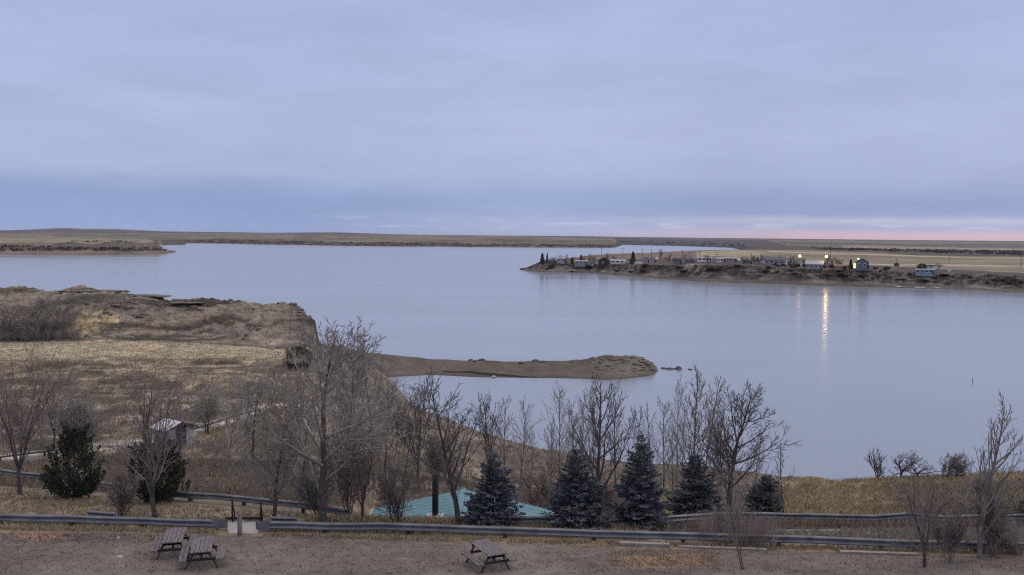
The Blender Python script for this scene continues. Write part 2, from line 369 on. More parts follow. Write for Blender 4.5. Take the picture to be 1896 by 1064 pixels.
# erosion cuts on the hillside in front of the flat
hs_ = np.clip((T - 6.3) / .5, 0, 1) * np.clip((7.0 - T) / .05, 0, 1) * (PXg < 560)
Zn = Zn - hs_ * np.clip(fbm(X / 14, Y / 5, 4, 31) - .05, 0, 1) * 3.6
Zn = Zn * np.clip((12.0 - T) / .25, 0, 1) * np.clip((T - .3), 0, 1)
near = (T < 4.0)
Zn = np.where(near, Zn * .45, Zn)
Z = Z + Zn
# colours of the ground cover
def cover(PX, PY, X, Y, base, polys, wob=7.0, s=0, wsc=2.0):
    C = np.empty(PX.shape + (3,), np.float32); C[:] = base
    for item in polys:
        poly, c = item[0], item[1]; ww = item[2] if len(item) > 2 else wob
        ax = PX + fbm(X / wsc, Y / wsc, 5, 41 + s) * ww * 2.0; ay = PY + fbm(X / wsc, Y / wsc, 5, 77 + s) * ww
        C[inpoly(ax, ay, poly)] = c; s += 3
    return C
SCRUB = (.20, .17, .135); YARD = (.18, .153, .138); GOLD = (.46, .40, .275); BLUFF = (.165, .145, .12); BEACH = (.17, .145, .12)
PATH = (.33, .305, .28); ROAD = (.27, .225, .175)
g_polys = [
 ([(-900, 400), (620, 400), (600, 655), (450, 642), (300, 634), (-900, 634)], BLUFF),
 ([(-900, 500), (60, 545), (120, 640), (-900, 640)], (.175, .15, .125), 14),
 ([(130, 592), (215, 575), (225, 590), (165, 622), (120, 618)], (.30, .25, .155), 9),
 ([(-900, 634), (60, 634), (300, 630), (450, 641), (535, 651), (530, 664), (400, 664), (200, 667), (-900, 668)], GOLD, 3),
 ([(-900, 668), (530, 664), (500, 700), (380, 720), (250, 755), (100, 740), (-900, 700)], (.22, .185, .13), 12),
 ([(390, 775), (470, 765), (500, 800), (440, 830), (380, 810)], (.30, .235, .12), 8),
 ([(-900, 870), (-10, 846), (100, 829), (240, 813), (300, 806), (400, 777), (470, 752), (560, 740), (560, 752), (490, 763), (410, 792), (350, 812), (200, 832), (60, 853), (-900, 890)], PATH, 3),
 ([(-900, 975), (0, 966), (330, 978), (700, 985), (690, 968), (540, 950), (350, 930), (200, 915), (-900, 870)], ROAD, 3),
 ([(-900, 963), (700, 975), (700, 984), (330, 977), (-900, 962)], (.36, .29, .16), 3),
 ([(680, 975), (1200, 985), (1200, 940), (680, 940)], (.34, .27, .16), 3),
 ([(715, 760), (760, 700), (1500, 860), (1640, 885), (1480, 893), (1430, 905), (1200, 905), (1000, 890), (850, 850)], BEACH, 4),
 ([(1200, 1003), (1210, 976), (1500, 977), (2600, 985), (2600, 1030), (1500, 1012)], (.235, .205, .175), 3),
 ([(1425, 965), (1445, 885), (1500, 880), (2500, 800), (2500, 965)], (.40, .335, .20), 8),
 ([(1640, 900), (1760, 890), (2500, 890), (2500, 955), (1700, 958), (1600, 935)], (.20, .175, .145), 10),
 ([(-900, 975), (0, 972), (330, 982), (700, 989), (1200, 1003), (2600, 1040), (2600, 5000), (-900, 5000)], YARD, 2),
 ([(-900, 976), (330, 982), (700, 990), (1200, 1003), (2600, 1040), (2600, 1050), (1200, 1012), (700, 996), (330, 988), (-900, 980)], (.29, .23, .145), 3),
 ([(20, 985), (110, 980), (130, 995), (60, 1005)], (.27, .19, .14), 8),
 ([(1130, 1030), (1280, 1022), (1320, 1045), (1180, 1055)], (.30, .22, .155), 8),
]
C = cover(np.clip(PXg, -40, 1890), PYg, X, Y, SCRUB, g_polys)
rd = fbm(X / 3.1, Y / 3.1, 4, 201)[..., None]
C = C * (1 + .35 * rd) + np.clip(fbm(X / 6, Y / 6, 4, 231) - .08, 0, 1)[..., None] * np.array([.10, .05, .03]) * (T > 4)[..., None]
st_b = (fbm((X + 9 * fbm(X / 20, Y / 20, 3, 55)) / 16, Z * 1.5 + fbm(X / 9, Y / 9, 3, 57) * 2, 5, 59, .65) * 2.2)[..., None] * (bl > .1)[..., None]
C = C * np.clip(1 + st_b, .45, 1.5)
sc_b = (fbm(X / 3.5, Y / 3.5, 5, 63, .7) * 1.9)[..., None] * ((T > 4.2) & (T < 7) & (PYg < 900))[..., None]
C = C * np.clip(1 + sc_b, .5, 1.5)
wet = np.clip(1 - np.abs(Z - .05) / .22, 0, 1)[..., None] * (T > 9)[..., None]
C = np.clip(C * (1 - .45 * wet), .02, 1)
ground, G = grid_obj('ground', X, Y, Z, C, G_NEAR); tag(ground, kind='structure')

az_f = np.concatenate([np.linspace(-75, -31, 22)[:-1], np.linspace(-31, 31, 820), np.linspace(31, 75, 22)[1:]])
# spit of land reaching out into the lake
near_s = {640:702, 735:697, 800:694, 860:697, 900:698.5, 1000:699.5, 1080:701, 1120:703, 1160:701, 1200:696, 1220:690}
rid_s = {640:646, 700:655, 740:659, 800:664, 860:667, 900:667, 950:670, 1000:667, 1050:667, 1090:665, 1110:660, 1140:657, 1170:658, 1190:664, 1210:675, 1220:685}
s_cols = {}
for x in sorted(set(near_s) | set(rid_s)):
    ny = float(np.interp(x, list(near_s), list(near_s.values()))); ry = float(np.interp(x, list(rid_s), list(rid_s.values())))
    Dn = knot(x, Z_(ny, 0))[1]; Dr = Dn + 10.5 * min(1, (1226 - x) / 40.0) + .3
    r_ = Dr + (1.5 if x < 1200 else .3)
    s_cols[x] = [Z_(ny + 14, -3), Z_(ny, 0), P_(ny * .65 + ry * .35, Dn * .5 + Dr * .5), P_(ry + 1, Dr), P_(ry, r_), D_(r_ + 7, 0), D_(r_ + 16, -3)]
a0 = math.degrees(knot(640, D_(100, 0))[0]); a1 = math.degrees(knot(1224, D_(100, 0))[0])
X, Y, Z, T, D = loft(s_cols, np.linspace(a0, a1, 420), [8, 26, 30, 8, 20, 6], 1)
aa = np.degrees(np.arctan2(X, Y)); endf = np.clip((a1 - aa) / .6, 0, 1)
PX, PY = project(np.stack([X, Y, Z], -1).reshape(-1, 3)); PX = PX.reshape(X.shape); PY = PY.reshape(X.shape)
onl = np.clip(T - 1, 0, 1) * np.clip(5 - T, 0, 1)
Z = Z + onl * (fbm(X / 3, Y / 3, 5, 61) * .25)
mound = ((PX > 1080) & (PX < 1215)) * np.clip(T - 2, 0, 1) * np.clip(5 - T, 0, 1)
ly = np.abs(((Z + fbm(X / 8, Y / 8, 3, 5)) * 2.0) % 1.0 - .5) * 2
Z = Z + mound * ((ly - .5) * .4 + fbm(X / 1.5, Y / 1.5, 4, 71) * .45)
Z = np.where(endf < 1, Z * endf + (-.4) * (1 - endf), Z)
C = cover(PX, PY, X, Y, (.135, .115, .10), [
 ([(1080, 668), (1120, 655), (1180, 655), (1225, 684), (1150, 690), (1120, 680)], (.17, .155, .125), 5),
 ([(820, 686), (870, 687), (990, 698), (1010, 700), (985, 700), (900, 694.5), (860, 690), (820, 688)], (.022, .02, .018), .4),  # shadow of the cut bank, painted as a near-black strip
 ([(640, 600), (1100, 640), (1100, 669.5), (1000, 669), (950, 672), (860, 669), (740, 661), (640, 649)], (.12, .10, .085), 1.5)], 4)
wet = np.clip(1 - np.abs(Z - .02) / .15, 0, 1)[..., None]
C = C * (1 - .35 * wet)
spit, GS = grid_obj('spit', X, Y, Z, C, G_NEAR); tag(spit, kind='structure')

# far headland on the left
c_cols = {}
for x, sy, t2, top, Dd, fy, fd in ((-500, 469, 462, 443, 45, 434, 1500), (0, 471, 464, 447.5, 45, 440, 1500), (150, 471.5, 464, 447.5, 45, 441, 1500), (250, 471.5, 464, 447.5, 45, 442.5, 1450), (290, 471, 464, 449, 40, 445, 1300)):
    Dn = knot(x, Z_(sy, 0))[1]
    c_cols[x] = [Z_(sy + 5, -3), Z_(sy, 0), P_(t2, Dn + 18), P_(top, Dn + Dd), P_(fy, fd), D_(fd + 80, 5), D_(fd + 140, -3)]
for x, sy, t2, top in ((300, 470, 464.5, 459.5), (316, 468, 465, 464), (330, 466, 465.6, 465.2)):
    Dn = knot(x, Z_(sy, 0))[1]; q = 26 if x < 310 else 12 if x < 320 else 4
    c_cols[x] = [Z_(sy + 5, -3), Z_(sy, 0), P_(t2, Dn + q * .7), P_(top, Dn + q), D_(Dn + q + 20, .6), D_(Dn + q + 40, -.5), D_(Dn + q + 60, -3)]
a1 = math.degrees(knot(331, D_(100, 0))[0])
X, Y, Z, T, D = loft(c_cols, np.concatenate([np.linspace(-75, -33, 12)[:-1], np.linspace(-33, a1, 260)]), [4, 14, 30, 30, 8, 4], 1)
PX, PY = project(np.stack([X, Y, Z], -1).reshape(-1, 3)); PX = PX.reshape(X.shape); PY = PY.reshape(X.shape)
Z = Z + np.clip(T - 1.3, 0, 1) * np.clip(4.6 - T, 0, 1) * fbm(X / 22, Y / 22, 5, 91) * 2.2 * (PX < 310)
C = cover(PX, PY, X, Y, (.19, .165, .135), [
 ([(-900, 430), (290, 438), (295, 448.5), (-900, 449)], (.27, .24, .18), 1), ([(-900, 463.5), (330, 463.5), (340, 480), (-900, 480)], (.19, .155, .13), 1),
 ([(95, 449), (300, 449), (300, 463), (110, 464)], (.135, .12, .105), 2), ([(-900, 450), (60, 452), (100, 463), (-900, 462)], (.13, .105, .085), 2)], 3, wsc=12)
headland, GC = grid_obj('headland', X, Y, Z, C, G_FAR); tag(headland, kind='structure')

# peninsula with the settlement
sh = {958:498.2, 975:501, 1000:503.5, 1050:504.5, 1100:505.5, 1150:510, 1200:514, 1300:521, 1355:523, 1400:524, 1500:528, 1600:531, 1700:533, 1800:537, 1896:541, 2400:562}
tp = {958:497.8, 975:495, 1000:484, 1050:488, 1100:490, 1150:491, 1200:491, 1300:491, 1355:490, 1400:492, 1500:498, 1600:499, 1700:505, 1800:508, 1896:511, 2400:527}
e_cols = {}
for x in sh:
    Dn = knot(x, Z_(sh[x], 0))[1]; w = 24 if x >= 1050 else (16 if x >= 1000 else 5 if x >= 975 else .8)
    bt = tp[x] * .35 + sh[x] * .65
    a, d3, z3 = knot(x, P_(tp[x], Dn + w))
    if x <= 975: back = [D_(d3 + 20, .3), D_(d3 + 30, -1), D_(d3 + 45, -3), D_(d3 + 60, -3)]
    elif x == 1000: back = [D_(d3 + 25, z3 + .8), D_(d3 + 55, 4.0), D_(d3 + 75, -1), D_(d3 + 90, -3)]
    elif x <= 1355:
        y5, d5 = {1050: (478, 720), 1100: (471.5, 850), 1150: (469, 900), 1200: (467.5, 950), 1300: (463, 1150), 1355: (462, 1250)}[x]
        back = [D_(d3 + 60, z3 + .9), P_(y5, d5), D_(d5 + 40, -1), D_(d5 + 60, -3)]
    else:
        y5 = {1400: 462, 1500: 463, 1600: 466.5, 1700: 473, 1800: 474, 1896: 474.5, 2400: 480}[x]
        a5, d5, z5 = knot(x, Z_(y5, 8)); back = [D_(d3 + 60, z3 + .9), Z_(y5, 8), D_(d5 + 120, 3), D_(d5 + 200, 2)]
    e_cols[x] = [Z_(sh[x] + 6, -3), Z_(sh[x], 0), P_(bt, Dn + w * .6)] + [P_(tp[x], Dn + w)] + back
a0 = math.degrees(knot(958, D_(100, 0))[0])
X, Y, Z, T, D = loft(e_cols, np.concatenate([np.linspace(a0, 31, 560), np.linspace(31, 75, 20)[1:]]), [4, 16, 30, 30, 60, 8, 4], 1)
PX, PY = project(np.stack([X, Y, Z], -1).reshape(-1, 3)); PX = PX.reshape(X.shape); PY = PY.reshape(X.shape)
mk = np.clip(T - 1.15, 0, 1) * np.clip(4.3 - T, 0, 1) * np.clip((PX - 990) / 40, 0, 1)
Z = Z + mk * (fbm(X / 14, Y / 14, 6, 101, .6) * 2.2) * np.where(T > 3, np.clip(3.5 - T, .12, 1), 1)
C = cover(PX, PY, X, Y, (.095, .083, .075), [
 ([(1340, 455), (2600, 455), (2600, 540), (1896, 505), (1700, 495), (1560, 488), (1400, 482), (1250, 474)], (.255, .23, .17), 2),
 ([(1060, 460), (1340, 455), (1340, 478), (1060, 480)], (.20, .15, .12), 2),
 ([(1290, 466), (1360, 462), (1420, 466), (1400, 474), (1290, 474)], (.36, .32, .22), 1),
 ([(1420, 470), (1700, 474), (2600, 480), (2600, 485), (1700, 479), (1420, 473)], (.22, .18, .12), 2),
 ([(1560, 488), (1750, 489), (2600, 505), (2600, 509), (1750, 492), (1560, 490)], (.42, .37, .27), .6),
 ([(1420, 464), (1800, 476), (2600, 484), (2600, 486), (1800, 478), (1420, 466)], (.44, .39, .28), .6),
 ([(950, 520), (950, 497), (1100, 499), (1200, 508), (1300, 516), (1500, 520), (1700, 522), (1896, 527), (2600, 545), (2600, 600), (950, 600)], (.115, .10, .09), 1.5),
 ([(1265, 488), (1305, 488), (1310, 502), (1262, 502)], (.16, .14, .115), 2)], 3, wsc=9)
sp_ = np.clip(fbm(X / 7, Y / 7, 5, 301, .7) * 3, -.55, .9)[..., None] * ((T > 1.5) & (T < 3.3))[..., None]
C = np.clip(C * (1 + sp_ * .8), .02, 1)
penin, GE = grid_obj('peninsula', X, Y, Z, C, G_FAR); tag(penin, kind='structure')

# hills and prairie beyond the lake
def H(x, h1, h2, h3, h4, h5, h6):
    return [D_(knot(x, h1)[1] - 40, -4), h1, h2, h3, h4, h5, h6, D_(14200, 24 + (knot(x, h6)[2] - 24) * .2)]
h_cols = {}
for x, s6 in ((-500, 421), (0, 426.5), (60, 424.5), (120, 421.2), (150, 423), (215, 423.5), (290, 427.3)):
    h_cols[x] = H(x, D_(1750, 1), D_(1800, 6), P_(439, 2300), P_(434, 3000), P_(430.5, 4500), P_(s6, 7000))
for x, s1, y3, y4, y5, s6 in ((300, 454, 441, 436, 431.5, 428), (325, 453, 441, 437, 431.5, 428.3), (341, 453.3, 442, 437, 431.8, 428.6), (346, 449.8, 442, 437, 432, 428.6), (420, 450.5, 441, 437, 433, 429.5),
    (500, 452.6, 441, 438, 434, 430.6), (620, 454.5, 440, 434, 430.3, 429.8), (700, 455.5, 440, 436, 433.3, 432.3), (760, 456, 439.5, 437.5, 436, 434), (800, 456.2, 439, 438.5, 437, 434.6), (870, 457, 441, 439.5, 438, 435.2),
    (900, 457, 442, 440, 438.4, 435.6), (1000, 457.8, 443.2, 440.5, 438.5, 436.2), (1100, 458.3, 445, 441.5, 439.5, 437.3), (1135, 458.4, 449, 442, 440, 437.8), (1146, 456, 452, 443, 440.5, 438)):
    d1 = knot(x, Z_(s1, 0))[1]
    h_cols[x] = H(x, Z_(s1, 0), P_(s1 - 5 if x < 1130 else s1 - 1.5, d1 + 50), P_(y3, d1 + 500), P_(y4, d1 + 1300), P_(y5, 4600), P_(s6, 8000))
for x, s1, y3, y4, y5, s6 in ((1152, 453, 447, 444, 441, 438.2), (1200, 454, 447, 445, 442, 438.6), (1250, 455, 447.5, 445.5, 443, 439.2), (1300, 456.5, 449, 446.5, 443.5, 440), (1355, 458.5, 450, 447, 444, 440.6)):
    d1 = knot(x, Z_(s1, 0))[1]
    h_cols[x] = H(x, Z_(s1, 0), P_(s1 - 2, d1 + 60), P_(y3, d1 + 400), P_(y4, d1 + 1100), P_(y5, 6500), P_(s6, 12000))
for x, y3, d3, y4, y5, s6 in ((1400, 455, 2000, 451, 446.5, 441), (1500, 458, 1800, 452, 447.5, 442.2), (1600, 461, 1600, 454, 449, 443.2), (1700, 462.5, 1500, 458, 452, 444.2), (1800, 463.5, 1500, 458.7, 453, 445), (1896, 464.5, 1500, 459.5, 454, 446), (2400, 470, 1500, 465, 459, 451)):
    h_cols[x] = H(x, D_(1250, 1), D_(1320, 3), P_(y3, d3), P_(y4, d3 + 900), P_(y5, 4800), P_(s6, 12000))
X, Y, Z, T, D = loft(h_cols, az_f, [3, 16, 40, 20, 20, 24, 4], 1)
PX, PY = project(np.stack([X, Y, Z], -1).reshape(-1, 3)); PX = PX.reshape(X.shape); PY = PY.reshape(X.shape)
ha = np.clip(T - 1.2, 0, 1) * np.clip(6.0 - T, 0, 1)
Z = Z + ha * (fbm(X / 170, Y / 170, 5, 111) * 9 * np.clip(2 - np.abs(T - 2.6), 0, 1) + fbm(X / 420, Y / 420, 4, 113) * 3) * np.where(PX > 1150, .35, 1)
C = cover(PX, PY, X, Y, (.18, .16, .13), [  # bluish far bands carry the dimming of distance haze in their colour
 ([(-900, 410), (300, 427), (620, 429), (700, 431), (1150, 437), (2600, 450), (2600, 455), (1700, 446.5), (1150, 440), (700, 434), (500, 432), (-900, 429)], (.10, .095, .105), 1),
 ([(300, 443), (420, 444), (500, 446), (700, 449), (900, 452), (1150, 453), (1150, 462), (300, 462)], (.105, .085, .08), 2.2),
 ([(1140, 440), (1420, 444), (1460, 455), (1400, 470), (1140, 470)], (.075, .075, .09), 1.5),
 ([(1380, 452), (1500, 456), (1600, 459), (2600, 466), (2600, 480), (1380, 480)], (.10, .085, .075), 1.5),
 ([(1430, 447), (1700, 451), (2600, 457), (2600, 462), (1700, 458), (1430, 450)], (.12, .11, .11), 1),
 ([(1560, 454), (1700, 457), (2600, 465), (2600, 468), (1700, 462), (1560, 458.5)], (.30, .26, .19), .8),
 ([(880, 444), (950, 440), (1130, 447), (1140, 453), (1000, 452)], (.15, .13, .10), 2)], 3, wsc=120)
C = C * (1 + .5 * fbm(X / 90, Y / 90, 5, 401)[..., None])
hills, GH = grid_obj('hills', X, Y, Z, np.clip(C, .02, 1), G_HILL); tag(hills, kind='structure')

# lake bed and lake surface
def disc(name, rad, z, m, kind='structure'):
    n = 96; rs = [0.01, 60, 200, 600, 2000, 6000, rad]
    V = [(r * math.cos(2*math.pi*i/n), r * math.sin(2*math.pi*i/n), z) for r in rs for i in range(n)]
    Fc = [(j*n+i, (j+1)*n+i, (j+1)*n+(i+1) % n, j*n+(i+1) % n) for j in range(len(rs)-1) for i in range(n)]
    o = mesh_np(name, np.array(V), np.array(Fc), m, smooth=True); return tag(o, kind=kind)
disc('water', 14600, 0, wm)
disc('lake_bed', 14600, -3.5, mat('lake_mud', (.1, .09, .08)))


# ------------------------------------------------------------------ thin morning haze over the lake and prairie
hm = bpy.data.materials.new('haze_air'); hm.use_nodes = True; keep = nt; nt = hm.node_tree; nt.nodes.clear()
pv = N('ShaderNodeVolumePrincipled'); pv.inputs['Color'].default_value = (.72, .76, .92, 1); pv.inputs['Density'].default_value = 3.0e-5
ho = N('ShaderNodeOutputMaterial'); L(pv.outputs[0], ho.inputs['Volume']); nt = keep
hx, hz0, hz1 = 15500, -6, 56
hv = np.array([(x, y, z) for z in (hz0, hz1) for x, y in ((-hx, -hx), (hx, -hx), (hx, hx), (-hx, hx))], float)
hz = mesh_np('haze', hv, np.array([(0,3,2,1),(4,5,6,7),(0,1,5,4),(1,2,6,5),(2,3,7,6),(3,0,4,7)]), hm); tag(hz, kind='stuff')

# ------------------------------------------------------------------ finding the ground
EV = Vector(EYE)
def hit(px, py, trees=None, _n=0):
    d = Vector(ray(px, py)); best = None
    for t in (trees or (G, GS, GC, GE, GH)):
        r = t.ray_cast(EV, d)
        if r[0] is not None and (best is None or r[3] < best[1]): best = (r[0], r[3])
    if best is None and _n < 8: return hit(px, py + 2.5, trees, _n + 1)
    return best[0] if best else None
def ground_z(x, y, trees=None):
    zs = []
    for t in (trees or (G, GS, GC, GE)):
        r = t.ray_cast(Vector((x, y, 80)), Vector((0, 0, -1)))
        if r[0] is not None: zs.append(r[0].z)
    return max(zs) if zs else 0.0
def hdist(P): return math.hypot(P[0], P[1])
def z_at(px, py, P):
    """height seen at (px,py) at the horizontal distance of P"""
    r = ray(px, py); return EYE[2] + r[2] / math.hypot(r[0], r[1]) * hdist(P)
def on_plane(px, py, z):
    r = ray(px, py); t = (z - EYE[2]) / r[2]; return Vector(EYE + r * t)

# ------------------------------------------------------------------ object materials
M_bark = mat('grey_brown_bark', (.12, .105, .098), .9, (.05, .042, .042), 6, .5, 40)
M_bark_pale = mat('pale_grey_bark', (.27, .245, .225), .9, (.13, .115, .11), 3, .4, 40)
M_bark_red = mat('reddish_bark', (.15, .098, .088), .9, (.08, .05, .048), 5, .4, 40)
M_twig = mat('grey_twigs', (.31, .285, .265), .9, (.165, .15, .142), 1.0)
M_twig_pale = mat('pale_twigs', (.45, .42, .38), .9, (.24, .22, .21), 1.0)
M_twig_mid = mat('light_grey_brown_twigs', (.35, .32, .285), .9, (.17, .15, .14), .8)
M_twig_red = mat('reddish_twigs', (.29, .235, .22), .9, (.17, .135, .13), 1.5)
M_twig_dark = mat('dark_twigs', (.14, .12, .12), .9, (.07, .062, .064), 1.5)
M_spruce = mat('blue_spruce_needles', (.27, .275, .31), .85, (.06, .066, .08), 4, detail=6, thr=(.40, .66))
M_juniper = mat('juniper_scales', (.13, .15, .105), .85, (.02, .028, .02), 4, detail=6, thr=(.38, .68))
M_galv = mat('galvanised_steel', (.21, .22, .245), .6, (.12, .13, .15), 1.5, .3, 12, metallic=.25)
M_wood = mat('weathered_table_wood', (.235, .205, .225), .85, (.10, .085, .095), 3, .5, 30, stretch=(9, 1, 1))
M_wood2 = mat('dark_old_wood', (.055, .042, .036), .9, (.04, .032, .03), 6, .4, 30)
M_post = mat('grey_wood_post', (.24, .21, .205), .9, (.11, .09, .09), 6, .5, 40, stretch=(1, 1, .15))
M_black = mat('black_painted_pipe', (.012, .012, .014), .95)
M_conc = mat('concrete', (.48, .455, .43), .9, (.36, .34, .32), 3, .3, 30)
M_teal = mat('teal_metal_roof', (.125, .26, .305), .6, (.10, .215, .255), 1.6, .0, stretch=(1, .3, 1))
M_white = mat('white_paint', (.78, .78, .78), .6, (.66, .66, .66), 2)
M_cream = mat('cream_siding', (.50, .47, .42), .8, (.42, .39, .35), .8)
M_grey = mat('grey_siding', (.28, .28, .30), .8, (.22, .22, .24), .8)
M_bluew = mat('blue_grey_siding', (.165, .175, .21), .8, (.12, .13, .16), .8)
M_lilac = mat('pale_blue_siding', (.40, .41, .46), .8, (.31, .32, .38), .8)
M_tealw = mat('turquoise_siding', (.21, .33, .37), .7, (.17, .27, .31), .8)
M_tan = mat('tan_siding', (.42, .32, .22), .8, (.32, .24, .17), .8)
M_brown = mat('dark_brown_siding', (.05, .04, .035), .8)
M_roofd = mat('dark_shingles', (.06, .06, .07), .9, (.04, .04, .05), 2)
M_roofg = mat('grey_green_roof', (.12, .135, .145), .8, (.09, .10, .11), 1)
M_roofl = mat('pale_grey_roof', (.42, .42, .45), .7, (.33, .33, .36), 1)
M_roofb = mat('red_brown_roof', (.25, .14, .12), .8)
M_glass = mat('dark_window_glass', (.03, .035, .045), .15)
M_lampy = mat('lit_yellow_lamp', (1, .8, .4), .5, emis=(1, .60, .20), estr=22)
M_glow = mat('yellow_lamp_halo', (1, .8, .4), .5, emis=(1, .50, .085), estr=1.9)  # emission imitating the yellow halo around a lit bulb
M_lampw = mat('lit_warm_lamp', (1, .85, .55), .5, emis=(1, .68, .28), estr=260)
M_litwin = mat('lit_yellow_window', (1, .8, .4), .5, emis=(1, .80, .38), estr=.95)
M_rock = mat('grey_brown_rock', (.19, .17, .145), .9, (.12, .105, .09), 1.6, .6, 6)
M_rockw = mat('wet_dark_rock', (.075, .07, .065), .6, (.035, .033, .032), 1.6, .5, 6)
M_stone = mat('shed_wall', (.40, .39, .42), .9, (.20, .19, .22), 2.5, .3, 10)
M_roofw = mat('white_metal_roof', (.72, .70, .74), .6, (.52, .50, .54), 1.5)

# ------------------------------------------------------------------ bare trees
def frames(d):
    up = np.zeros_like(d); up[:, 2] = 1; up[np.abs(d[:, 2]) > .95] = (1, 0, 0)
    a = np.cross(d, up); a /= np.linalg.norm(a, axis=1, keepdims=True) + 1e-9
    b = np.cross(d, a); return a, b
def grow(rs, p, d, Ln, n, wob, up, taper_r0, taper_r1):
    """B branches as polylines: pts (B,n+1,3), rad (B,n+1), dirs"""
    B = len(p); P = np.zeros((B, n + 1, 3)); Dd = np.zeros((B, n + 1, 3)); P[:, 0] = p; Dd[:, 0] = d; cur = d.copy()
    st_ = (Ln / n)[:, None]
    for i in range(n):
        cur = cur + rs.normal(0, wob, (B, 3)); cur[:, 2] += up
        cur /= np.linalg.norm(cur, axis=1, keepdims=True)
        P[:, i + 1] = P[:, i] + cur * st_; Dd[:, i + 1] = cur
    t = np.linspace(0, 1, n + 1)[None]
    Rr = taper_r0[:, None] * (1 - t) + taper_r1[:, None] * t
    return P, Rr, Dd
def children(rs, P, Rr, Dd, Ln, m, t0, t1, ang, angs, lr, shape):
    B, n1 = P.shape[:2]; n = n1 - 1
    k = m if isinstance(m, int) else 1
    t = t0 + (t1 - t0) * (np.arange(k)[None] + rs.uniform(0, 1, (B, k))) / k
    f = t * n; i = np.minimum(f.astype(int), n - 1); w = (f - i)[..., None]
    bi = np.arange(B)[:, None]
    p = P[bi, i] * (1 - w) + P[bi, i + 1] * w; r = Rr[bi, i] * (1 - w[..., 0]) + Rr[bi, i + 1] * w[..., 0]; d = Dd[bi, i + 1]
    p = p.reshape(-1, 3); r = r.reshape(-1); d = d.reshape(-1, 3)
    a, b = frames(d); phi = (np.arange(k)[None] * 2.4 + rs.uniform(0, 6.28, (B, 1)) + rs.normal(0, .5, (B, k))).reshape(-1)
    th = np.radians(rs.normal(ang, angs, len(p)))
    nd = d * np.cos(th)[:, None] + (a * np.cos(phi)[:, None] + b * np.sin(phi)[:, None]) * np.sin(th)[:, None]
    ln = np.repeat(Ln, k) * lr * (1 - shape * t.reshape(-1)) * rs.uniform(.7, 1.25, len(p))
    return p, nd, ln, r
def tubes(sets, sides):
    Vs = []; Fs = []; base = 0
    for (P, Rr, Dd), s in zip(sets, sides):
        B, n1, _ = P.shape; a, b = frames(Dd.reshape(-1, 3)); a = a.reshape(P.shape); b = b.reshape(P.shape)
        # keep the ring frame steady along each branch
        for i in range(1, n1):
            fl = np.sum(a[:, i] * a[:, i - 1], 1) < 0; a[fl, i] *= -1; b[fl, i] *= -1
        an = np.arange(s) * 2 * np.pi / s
        ring = P[:, :, None] + (a[:, :, None] * np.cos(an)[None, None, :, None] + b[:, :, None] * np.sin(an)[None, None, :, None]) * Rr[:, :, None, None]
        Vs.append(ring.reshape(-1, 3))
        idx = base + np.arange(B * n1 * s).reshape(B, n1, s); nx = np.roll(idx, -1, 2)
        Fs.append(np.stack([idx[:, :-1], nx[:, :-1], nx[:, 1:], idx[:, 1:]], -1).reshape(-1, 4)); base += B * n1 * s
    return np.concatenate(Vs), np.concatenate(Fs)
